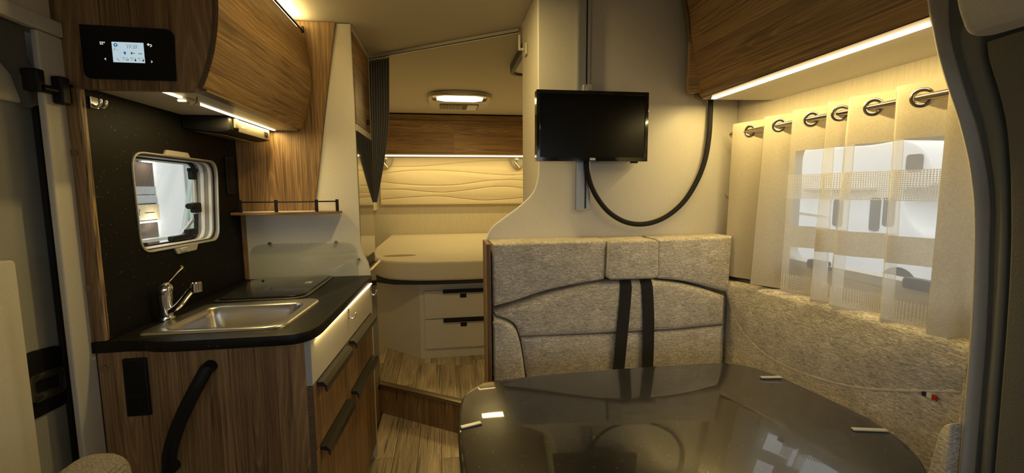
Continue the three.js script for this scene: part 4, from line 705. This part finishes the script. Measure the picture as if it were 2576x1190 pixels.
// ---- window with curtains
{
  const w = new THREE.Group(); w.name = 'window_2'; w.userData = { kind: 'structure', label: 'dinette window behind the sheer curtain', category: 'window' }; w.position.set(XR, 1.05, -0.94); scene.add(w);
  const o = rounded([[-1.43, 1.055, 0.06], [-0.45, 1.055, 0.06], [-0.45, 1.50, 0.06], [-1.43, 1.50, 0.06]]), i = rounded([[-1.405, 1.08, 0.05], [-0.475, 1.08, 0.05], [-0.475, 1.475, 0.05], [-1.405, 1.475, 0.05]]);
  part(w, 'window_frame', prismZY(o, XR - 0.008, XR + 0.05, { holes: [i] }), aluPaint, 'grey window frame');
  part(w, 'pane', prismZY(o, XR + 0.052, XR + 0.056), glassClear);
  for (const [a, b] of [[-1.285, -1.215], [-0.975, -0.895]]) { const l = part(w, 'latch', merge([box(XR - 0.022, XR + 0.01, 1.064, 1.094, a, b, 0.008), box(XR - 0.03, XR - 0.018, 1.07, 1.082, a + 0.02, b + 0.03, 0.004)]), black, 'black window latch'); }
  const sl = thing('window_sill', 'dark grey ledge between the side backrest and the window', 'sill', [1.17, 0.96, -1.1]);
  part(sl, 'board', box(1.13, 1.198, 0.962, 0.975, -1.62, -0.765, 0.002, 'z'), std({ color: lin(0.06, 0.055, 0.05), roughness: 0.7 }));
}
// fold edges along the rod, and the cloth path: out in front at each edge, drifting back through the rod
function clothPath(z0, z1, f0 = 1.112, f1 = 1.146, n = 14) { const out = []; for (let i = 0; i <= n; i++) { const t = i / n; out.push([f0 + (f1 - f0) * (0.5 - 0.5 * Math.cos(t * Math.PI)) , z0 + (z1 - 0.004 - z0) * t]); } return out; }
function foldRun(edges) { const P = []; for (let k = 0; k < edges.length - 1; k++) { const last = k === edges.length - 2, seg = clothPath(edges[k], last ? edges[k + 1] : edges[k + 1], 1.112, last ? 1.146 : 1.146); P.push(...seg); if (!last) { const a = seg[seg.length - 1], b = [1.112, edges[k + 1]]; for (const t of [0.25, 0.5, 0.75]) P.push([a[0] + (b[0] - a[0]) * t, a[1] + 0.010 * Math.sin(t * Math.PI) + (b[1] - a[1]) * t]); } } return P; }
function cloth(P, y0, y1, sway = 0.012, nr = 10, yb = 1.575) {
  const rows = []; let acc = 0; const arc = P.map((p, i) => { if (i) acc += Math.hypot(p[0] - P[i - 1][0], p[1] - P[i - 1][1]); return acc; });
  for (let j = 0; j <= nr; j++) { const y = y0 + (y1 - y0) * (j / nr), h = (yb - y) / 0.6; rows.push(P.map(([x, z], i) => [1.129 + (x - 1.129) * (1 + 0.55 * h) - 0.006 * h + sway * h * Math.sin(arc[i] * 17 + 1), y, z + 0.008 * h * Math.sin(i * 0.5) + 0.018 * h * (z < -1.3 ? -0.2 : 0.25)])); }
  return sheet(rows, (p, i) => [arc[i], p[1]]);
}
const rodZ = (P) => { const out = []; for (let i = 1; i < P.length; i++) if (P[i - 1][0] < 1.128 && P[i][0] >= 1.128) out.push([(P[i][1] + P[i - 1][1]) / 2, Math.atan2(P[i][0] - P[i - 1][0], P[i][1] - P[i - 1][1])]); return out; };
function eyelets(parent, P) { for (const [z, a] of rodZ(P)) { const t = new THREE.TorusGeometry(0.0185, 0.0055, 10, 28); t.scale(1, 1, 0.6); t.rotateY(Math.PI / 2 + a); t.translate(1.128, 1.539, z); part(parent, 'eyelet', uvw(t), nickel, 'bronze-coloured eyelet'); } }
{
  const r = thing('curtain_rod', 'round nickel curtain rod above the window', 'curtain rod', [1.128, 1.539, -1.1]);
  part(r, 'tube', cyl([1.128, 1.539, -1.615], [1.128, 1.539, -0.765], 0.0085, 0.0085, 18), nickel);
  part(r, 'end_cap', cyl([1.128, 1.539, -1.63], [1.128, 1.539, -1.612], 0.011, 0.011, 18), nickel);
  part(r, 'bracket', merge([cyl([1.128, 1.539, -1.60], [1.199, 1.539, -1.60], 0.006, 0.006, 12)]), nickel);
  const A = foldRun([-1.602, -1.429, -1.315]), B = foldRun([-1.302, -1.171, -1.101, -0.970, -0.860]), C = foldRun([-0.852, -0.764]);
  const a = thing('linen_curtain', 'beige linen side curtain next to the TV partition', 'curtain', [1.13, 0.98, -1.48], 'linen side curtains');
  part(a, 'cloth', cloth(A, 0.982, 1.575, 0.010, 20), linen); eyelets(a, A);
  const c = thing('linen_curtain', 'beige linen side curtain next to the grey cab pillar', 'curtain', [1.13, 0.98, -0.72], 'linen side curtains');
  part(c, 'cloth', cloth(C, 0.985, 1.575, 0.010, 20), linen); eyelets(c, C);
  const b = thing('sheer_curtain', 'white sheer curtain with woven cross bands in front of the window', 'curtain', [1.13, 0.98, -1.1]);
  part(b, 'heading_band', cloth(B, 1.445, 1.575), bandLinen, 'dense woven heading');
  part(b, 'sheer_panel', cloth(B, 1.370, 1.445), sheer, 'see-through white voile');
  part(b, 'open_weave_band', cloth(B, 1.293, 1.370), net, 'open grid weave');
  part(b, 'sheer_panel', cloth(B, 1.206, 1.293), sheer, 'see-through white voile');
  part(b, 'woven_band', cloth(B, 1.137, 1.206), bandLinen, 'dense beige cross band');
  part(b, 'sheer_panel', cloth(B, 1.045, 1.137), sheer, 'see-through white voile');
  part(b, 'open_weave_hem', cloth(B, 0.990, 1.045), net, 'open grid weave hem');
  part(b, 'hem', cloth(B, 0.984, 0.991), bandLinen, 'hem edge'); eyelets(b, B);
}
// recessed spot in the ceiling over the aisle, above the picture
{
  const g = thing('ceiling_spot', 'round recessed ceiling spot over the kitchen aisle', 'lamp', [-0.05, 2.07, -1.55]);
  part(g, 'ring', cyl([-0.05, 2.0795, -1.55], [-0.05, 2.068, -1.55], 0.052, 0.048, 32), nickel);
  part(g, 'lens', cyl([-0.05, 2.069, -1.55], [-0.05, 2.066, -1.55], 0.038, 0.036, 32), glow(2));
  areaLight(g, [-0.08, 2.065, -1.55], [-0.02, 2.065, -1.55], 0.06, [0, -1, 0], LED.aisle);
}
// ================================================================ table
{
  const g = thing('dinette_table', 'glossy dark speckled dinette table still under protective film', 'table', [0.55, 0, -1.0]);
  const TY = 0.785, TS = 0.8927;
  const P = [...spline([[0.112, -1.347], [0.35, -1.370], [0.63, -1.374], [0.85, -1.371], [0.952, -1.362], [1.015, -1.325], [1.050, -1.26], [1.070, -1.17], [1.088, -1.04], [1.094, -0.94], [1.066, -0.83], [1.002, -0.742], [0.90, -0.66], [0.70, -0.60], [0.35, -0.58]], 70), ...spline([[0.2, -0.59], [0.09, -0.65], [0.035, -0.78], [0.025, -0.93], [0.024, -1.10], [0.032, -1.21], [0.055, -1.285], [0.112, -1.347]], 40).slice(0, -1)].map(([x, z]) => [x * TS, z * TS]);
  part(g, 'top', prismXZ(P, TY - 0.03, TY, { bevel: 0.003 }), tableMat);
  part(g, 'edge_band', prismXZ(P.map(([x, z]) => [0.5 + (x - 0.5) * 1.007, -0.87 + (z + 0.87) * 1.008]), TY - 0.028, TY - 0.004, { bevel: 0.002 }), blackSatin, 'black edge band');
  part(g, 'leg', merge([cyl([0.6, 0.02, -1.0], [0.6, TY - 0.03, -1.0], 0.035), cyl([0.6, 0, -1.0], [0.6, 0.02, -1.0], 0.16, 0.15, 40)]), alu);
  [[0.027, -1.080, 0.080, -1.096], [0.990, -1.228, 1.056, -1.219], [1.0, -0.914, 1.080, -0.895]].map((q) => q.map((k) => k * TS)).forEach(([xa, za, xb, zb]) => {
    const d = V(xb - xa, 0, zb - za), L = d.length(), m = new RoundedBoxGeometry(L, 0.0035, 0.012, 2, 0.0012); m.rotateY(-Math.atan2(d.z, d.x)); m.translate((xa + xb) / 2, TY + 0.0022, (za + zb) / 2);
    part(g, 'film_clip', uvw(m), std({ color: lin(0.6, 0.58, 0.54), metalness: 0.4, roughness: 0.3 }), 'silver clip holding the film');
  });
}
// ================================================================ entrance door and cab trim
{
  const g = new THREE.Group(); g.name = 'door_1'; g.userData = { kind: 'structure', label: 'entrance door with moulded lining and black handle recess', category: 'door' }; g.position.set(-1.0, 0, -1.0); scene.add(g);
  const leaf = rounded([[-1.302, 0.03], [-1.302, 1.670, 0.13], [-0.56, 1.670, 0.13], [-0.56, 0.03]], 12);
  part(g, 'door_leaf', prismZY(leaf, -1.045, -1.010, { bevel: 0.006, seg: 3 }), doorLower, 'grey-green door lining');
  part(g, 'upper_lining', prismZY(rounded([[-1.297, 1.540, 0.01], [-1.297, 1.662, 0.125], [-0.565, 1.662, 0.125], [-0.565, 1.535]], 12), -1.012, -0.996, { bevel: 0.006, seg: 3 }), doorPlastic, 'beige upper door lining');
  part(g, 'window_surround', prismZY(rounded([[-1.165, 1.335, 0.01], [-1.172, 1.46, 0.02], [-1.10, 1.53], [-0.60, 1.53], [-0.60, 1.06], [-1.10, 1.10], [-1.135, 1.22, 0.02]], 6), -1.012, -0.994, { bevel: 0.005, seg: 3 }), doorPlastic, 'beige window surround');
  part(g, 'rubber_seal', merge([prismZY([[-1.318, 0.02], [-1.284, 0.02], [-1.284, 1.56], [-1.318, 1.56]], -1.009, -0.997)]), rubber, 'black rubber seal');
  const hr = part(g, 'handle_recess', prismZY(rounded([[-1.180, 0.775, 0.02], [-1.292, 0.768, 0.03], [-1.294, 0.930, 0.03], [-1.180, 0.945, 0.03]]), -1.012, -1.0045, { bevel: 0.003 }), black, 'black handle recess');
  part(hr, 'pull', prismZY(rounded([[-1.185, 0.815, 0.01], [-1.278, 0.808, 0.02], [-1.278, 0.880, 0.02], [-1.185, 0.885, 0.01]]), -1.0045, -0.996, { bevel: 0.002, holes: [rounded([[-1.192, 0.838, 0.01], [-1.263, 0.830, 0.015], [-1.263, 0.862, 0.015], [-1.192, 0.866, 0.01]]).reverse()] }), std({ color: lin(0.2, 0.19, 0.17), metalness: 0.9, roughness: 0.2 }), 'dark chrome pull');
  const bin = part(g, 'door_pocket', prismZY(rounded([[-1.103, 0.20, 0.02], [-1.103, 1.182, 0.012], [-0.62, 1.182, 0.012], [-0.62, 0.20, 0.02]]), -1.009, -0.930, { bevel: 0.004, seg: 3 }), doorPlastic, 'tall beige door pocket');
  part(bin, 'pocket_bulge', prismZY(rounded([[-1.066, 0.25, 0.04], [-1.066, 1.105, 0.06], [-0.66, 1.105, 0.06], [-0.66, 0.25, 0.04]], 8), -0.932, -0.916, { bevel: 0.0075, seg: 4 }), doorPlastic);
  const fr = thing('door_frame', 'beige painted metal frame of the entrance door', 'door frame', [-0.95, 0, -1.29]);
  part(fr, 'jamb', box(-0.966, -0.950, 0.02, 1.714, -1.3205, -1.247, 0.005, 'y'), doorPlastic);
  part(fr, 'header', box(-0.968, -0.946, 1.715, 1.752, -1.3205, -0.56, 0.005, 'z'), doorPlastic);
  part(fr, 'outer_frame', box(-1.062, -1.050, 0.0, 1.78, -1.44, -0.52), std({ color: lin(0.06, 0.06, 0.055), roughness: 0.8 }), 'dark outer door skin');
  part(fr, 'corner_gusset', prismZY([[-1.246, 1.714], [-1.02, 1.714], [-1.10, 1.685], [-1.17, 1.655], [-1.225, 1.60], [-1.246, 1.53]], -0.999, -0.975), std({ color: lin(0.09, 0.09, 0.08), roughness: 0.7 }), 'dark inner corner');
  const hg = new THREE.Group(); hg.name = 'hinge'; hg.userData.label = 'black plastic hinge'; fr.add(hg);
  part(hg, 'frame_block', merge([box(-0.9495, -0.925, 1.545, 1.612, -1.295, -1.268, 0.005), box(-0.9495, -0.935, 1.553, 1.60, -1.318, -1.29, 0.002)]), black);
  part(hg, 'door_block', box(-0.975, -0.940, 1.566, 1.618, -1.244, -1.222, 0.004), black);
  part(hg, 'pin', cyl([-0.940, 1.575, -1.27], [-0.945, 1.575, -1.235], 0.010, 0.010, 14), blackSatin);
}
{ // cab pillar lining
  const g = thing('cab_pillar_trim', 'curved grey cab pillar lining beside the window curtain', 'pillar trim', [1.0, 0, -0.7]);
  const L = [[0.900, 2.07], [0.905, 1.76], [0.914, 1.679], [0.929, 1.640], [0.949, 1.582], [0.980, 1.519], [1.013, 1.458], [1.046, 1.379], [1.068, 1.299], [1.079, 1.221], [1.090, 1.10], [1.095, 1.009], [1.103, 0.704], [1.108, 0.02]];
  const M = [[0.845, 2.07], [0.852, 1.76], [0.856, 1.644], [0.862, 1.592], [0.879, 1.553], [0.907, 1.496], [0.945, 1.427], [0.975, 1.345], [0.988, 1.285], [0.993, 1.232], [1.003, 1.13], [1.010, 1.041], [1.018, 0.767], [1.025, 0.02]];
  const R = [[0.81, 2.07], [0.815, 1.76], [0.820, 1.62], [0.825, 1.555], [0.831, 1.524], [0.857, 1.479], [0.880, 1.426], [0.897, 1.353], [0.907, 1.29], [0.914, 1.241], [0.921, 1.16], [0.926, 1.07], [0.935, 0.823], [0.945, 0.02]];
  for (const [T, k] of [[M, 1.1045], [R, 1.1667]]) for (const p of T) { if (p[1] < 1.75 && p[1] > 0.1) { p[0] *= k; p[1] = 1.326 + (p[1] - 1.326) * k; } else p[0] *= k; }
  const ys = []; for (let i = 0; i <= 80; i++) ys.push(0.02 + 2.05 * i / 80);
  const at = (T, y) => { for (let i = 1; i < T.length; i++) if (y >= T[i][1]) { const t = (y - T[i][1]) / (T[i - 1][1] - T[i][1]); return T[i][0] + (T[i - 1][0] - T[i][0]) * t; } return T[T.length - 1][0]; };
  const sm = (T, y) => (at(T, y - 0.02) + at(T, y) * 2 + at(T, y + 0.02)) / 4;
  const face = sheet(ys.map((y) => { const l = sm(L, y), m = sm(M, y); return [[1.199, y, -0.757], [l + 0.004, y, -0.757], [l, y, -0.750], [(l + m) / 2, y, -0.7455], [m + 0.002, y, -0.742], [m - 0.001, y, -0.738]]; }));
  part(g, 'face', merge([uvw(face, 'y')]), cabGrey);
  const inner = sheet(ys.map((y) => { const m = sm(M, y), r = sm(R, y); return [[m - 0.001, y, -0.739], [m + 0.004, y, -0.733], [(m + r) / 2 + 0.006, y, -0.722], [r + 0.004, y, -0.702], [r + 0.012, y, -0.694], [1.199, y, -0.69]]; }));
  part(g, 'inner_channel', uvw(inner, 'y'), std({ color: lin(0.13, 0.14, 0.145), map: fineGrain, roughness: 0.7 }), 'dark blue-grey inner channel');
  const d = thing('cab_side_lining', 'dark grey-brown cab side lining behind the pillar trim', 'cab lining', [0.95, 0, -0.2]);
  part(d, 'panel', sheetBox(ys.filter((y) => y < 1.60), (y) => sm(R, y)), cabDark);
  const o = thing('cab_overhead_locker', 'rounded grey overhead cab locker at the top of the pillar', 'locker', [1.0, 1.56, -0.5]);
  part(o, 'shell', prismXY(rounded([[0.757, 1.75], [0.770, 1.608, 0.05], [0.800, 1.555, 0.02], [0.838, 1.557, 0.03], [0.92, 1.590, 0.03], [1.15, 1.66], [1.15, 2.07], [0.757, 2.07]].reverse(), 8), -0.600, -0.10, { bevel: 0.014, seg: 4, grain: 'x' }), cabGrey);
}
function sheetBox(ys, f) { return uvw(sheet(ys.map((y) => { const r = f(y); return [[1.15, y, -0.688], [r + 0.02, y, -0.688], [r + 0.002, y, -0.686], [r - 0.004, y, -0.680], [r - 0.012, y, -0.64], [r - 0.03, y, -0.12], [1.15, y, -0.12]]; })), 'y'); }
{ // top of the swivelled cab seat
  const g = thing('cab_seat_armrest', 'fluffy beige boucle armrest in front of the kitchen end panel', 'armrest', [-0.64, 0.5, -0.85]);
  const s = new RoundedBoxGeometry(0.105, 0.16, 0.36, 8, 0.045); const p = s.attributes.position;
  for (let i = 0; i < p.count; i++) { const k = 0.0022 * (hash(Math.round(p.getX(i) * 4000), Math.round(p.getY(i) * 4000 + p.getZ(i) * 900), 6) - 0.5); p.setXYZ(i, p.getX(i) + k, p.getY(i) + k, p.getZ(i) + k); }
  s.computeVertexNormals(); s.translate(-0.642, 0.770, -0.72); part(g, 'pad', uvw(s), boucle);
  part(g, 'arm', box(-0.66, -0.625, 0.40, 0.68, -0.80, -0.66, 0.01), black);
}
// ================================================================ outside
{
  const gr = struct('ground', box(-40, 40, -0.85, -0.75, -40, 40), std({ color: lin(0.14, 0.14, 0.14), map: fineGrain, roughness: 0.95 }), 'grey asphalt outside', 'ground');
  // right: alcove motorhome parked beyond the window
  const X = 8.0, s = X / 6, q = (z, y) => [z * s, 1.326 + (y - 1.326) * s];
  const m = thing('parked_motorhome', 'white motorhome with rounded sleeping nose seen through the dinette window', 'motorhome', [X, -0.75, -8]);
  const body = [q(-7.6, 1.98), q(-6.26, 1.965), q(-5.557, 1.93), q(-5.198, 1.955), q(-5.051, 1.951), q(-4.857, 1.847), q(-4.731, 1.663), q(-4.662, 1.475), q(-4.657, 1.349), q(-4.767, 1.315), q(-5.06, 1.304), q(-5.02, 1.093), q(-4.90, 0.86), q(-4.72, 0.74), q(-4.70, 0.35), [q(-4.70, 0)[0], -0.45], [q(-7.6, 0)[0], -0.45], q(-7.6, 1.0)];
  part(m, 'body', prismZY(rounded(body.map((p) => [...p, 0.18])).reverse(), X, X + 2.2, { bevel: 0.05, seg: 2 }), whitePaint);
  const wins = [[-5.018, -4.815, 1.539, 1.754], [-5.466, -5.32, 0.72, 1.20], [-5.276, -5.12, 0.80, 1.20], [-6.07, -5.91, 0.74, 1.15], [-7.2, -6.75, 1.15, 1.55]];
  for (const [a, b, y0, y1] of wins) part(m, 'window_pane', prismZY(rounded([[...q(a, y0), 0.06], [...q(b, y0), 0.06], [...q(b, y1), 0.06], [...q(a, y1), 0.06]]), X - 0.02, X + 0.01), std({ color: lin(0.10, 0.105, 0.11), roughness: 0.25 }), 'dark window');
  part(m, 'stripe', prismZY([q(-6.82, 0.93), q(-6.2, 0.885), q(-6.2, 0.86), q(-6.82, 0.89)], X - 0.012, X + 0.01), std({ color: lin(0.5, 0.42, 0.32), roughness: 0.6 }), 'beige stripe');
  part(m, 'awning', box(X - 0.12, X, q(0, 1.28)[1], q(0, 1.33)[1], q(-6.6, 0)[0], q(-5.4, 0)[0], 0.02), std({ color: lin(0.55, 0.55, 0.55), roughness: 0.5 }), 'grey awning case');
  for (const z of [-5.0, -7.2]) part(m, 'wheel', cyl([X - 0.02, -0.42, z * s], [X + 0.25, -0.42, z * s], 0.33, 0.33, 32), rubber);
  // gravel bank behind it
  const hg = struct('gravel_bank', box(14, 16, -0.75, 4.2, -30, 6), std({ color: lin(0.15, 0.15, 0.14), roughness: 1, map: grainy(63, 40, 0.5, 1.4) }), 'grey bank behind the parked motorhome', 'bank');
  // left: neighbouring white vehicle close to the kitchen window, and a shed with tube lights
  const v = thing('white_van', 'white vehicle with green-tinted glass standing outside the kitchen window', 'vehicle', [-3, -0.75, -6]);
  part(v, 'body', box(-5, -3, -0.5, 2.4, -9, -5.16, 0.03), whitePaint);
  part(v, 'side_window', box(-3.002, -2.985, 0.2, 2.0, -6.6, -5.72, 0.006), std({ color: lin(0.30, 0.48, 0.36), roughness: 0.3 }), 'green-tinted window');
  part(v, 'window_rubber', box(-3.001, -2.99, 0.15, 2.05, -6.66, -5.695), std({ color: lin(0.25, 0.26, 0.26), roughness: 0.5 }));
  for (const z of [-5.6, -8.2]) part(v, 'wheel', cyl([-3.2, -0.42, z], [-2.98, -0.42, z], 0.33, 0.33, 28), rubber);
  const sh = thing('workshop_shed', 'brown shed with light tubes seen through the kitchen window', 'shed', [-3.2, -0.75, -4.7]);
  part(sh, 'back_wall', box(-3.4, -3.0, -0.75, 2.6, -5.14, -4.2), std({ color: lin(0.075, 0.05, 0.035), roughness: 0.9, map: fineGrain }));
  part(sh, 'grey_band', box(-3.0, -2.985, 1.305, 1.385, -5.13, -4.25), std({ color: lin(0.3, 0.31, 0.32), roughness: 0.6 }), 'grey band');
  part(sh, 'grey_beam', box(-3.0, -2.98, 1.215, 1.298, -5.13, -4.25), std({ color: lin(0.33, 0.34, 0.35), roughness: 0.6 }), 'grey beam');
  const cv = document.createElement('canvas'); cv.width = 512; cv.height = 148; const x = cv.getContext('2d'); x.fillStyle = '#b9a57e'; x.fillRect(0, 0, 512, 148); x.fillStyle = '#2a2118'; x.font = 'bold italic 84px serif'; x.fillText('R', 160, 98); x.fillRect(285, 74, 150, 10);
  const tx = new THREE.CanvasTexture(cv); tx.colorSpace = THREE.SRGBColorSpace; const pl = new THREE.PlaneGeometry(0.52, 0.15); pl.rotateY(Math.PI / 2); pl.translate(-2.968, 1.127, -4.868);
  part(sh, 'beige_board', box(-3.0, -2.97, 1.05, 1.205, -5.13, -4.25), std({ color: lin(0.48, 0.39, 0.22), roughness: 0.6 }), 'beige board');
  part(sh, 'lettering', pl, std({ map: tx, roughness: 0.6 }), 'dark lettering');
  for (const [y, z0, z1] of [[1.635, -5.11, -4.93], [1.030, -5.11, -4.75]]) { const t = thing('light_tube', y > 1.5 ? 'upper white light tube on the brown shed' : 'lower white light tube on the brown shed', 'light', [-2.95, y, -5.0], 'light tubes on the shed'); part(t, 'tube', cyl([-2.965, y, z0], [-2.965, y, z1], 0.009, 0.009, 14), std({ color: lin(0.9, 0.9, 0.9), emissive: lin(1, 0.95, 0.85), emissiveIntensity: 2 })); part(t, 'holder', box(-2.999, -2.976, y - 0.008, y + 0.008, z0, z1), whitePaint); const l = new THREE.PointLight(lin(1, 0.95, 0.85), 0.15); l.position.set(0.06, 0, 0); t.add(l); }
}
renderer.render(scene, camera);
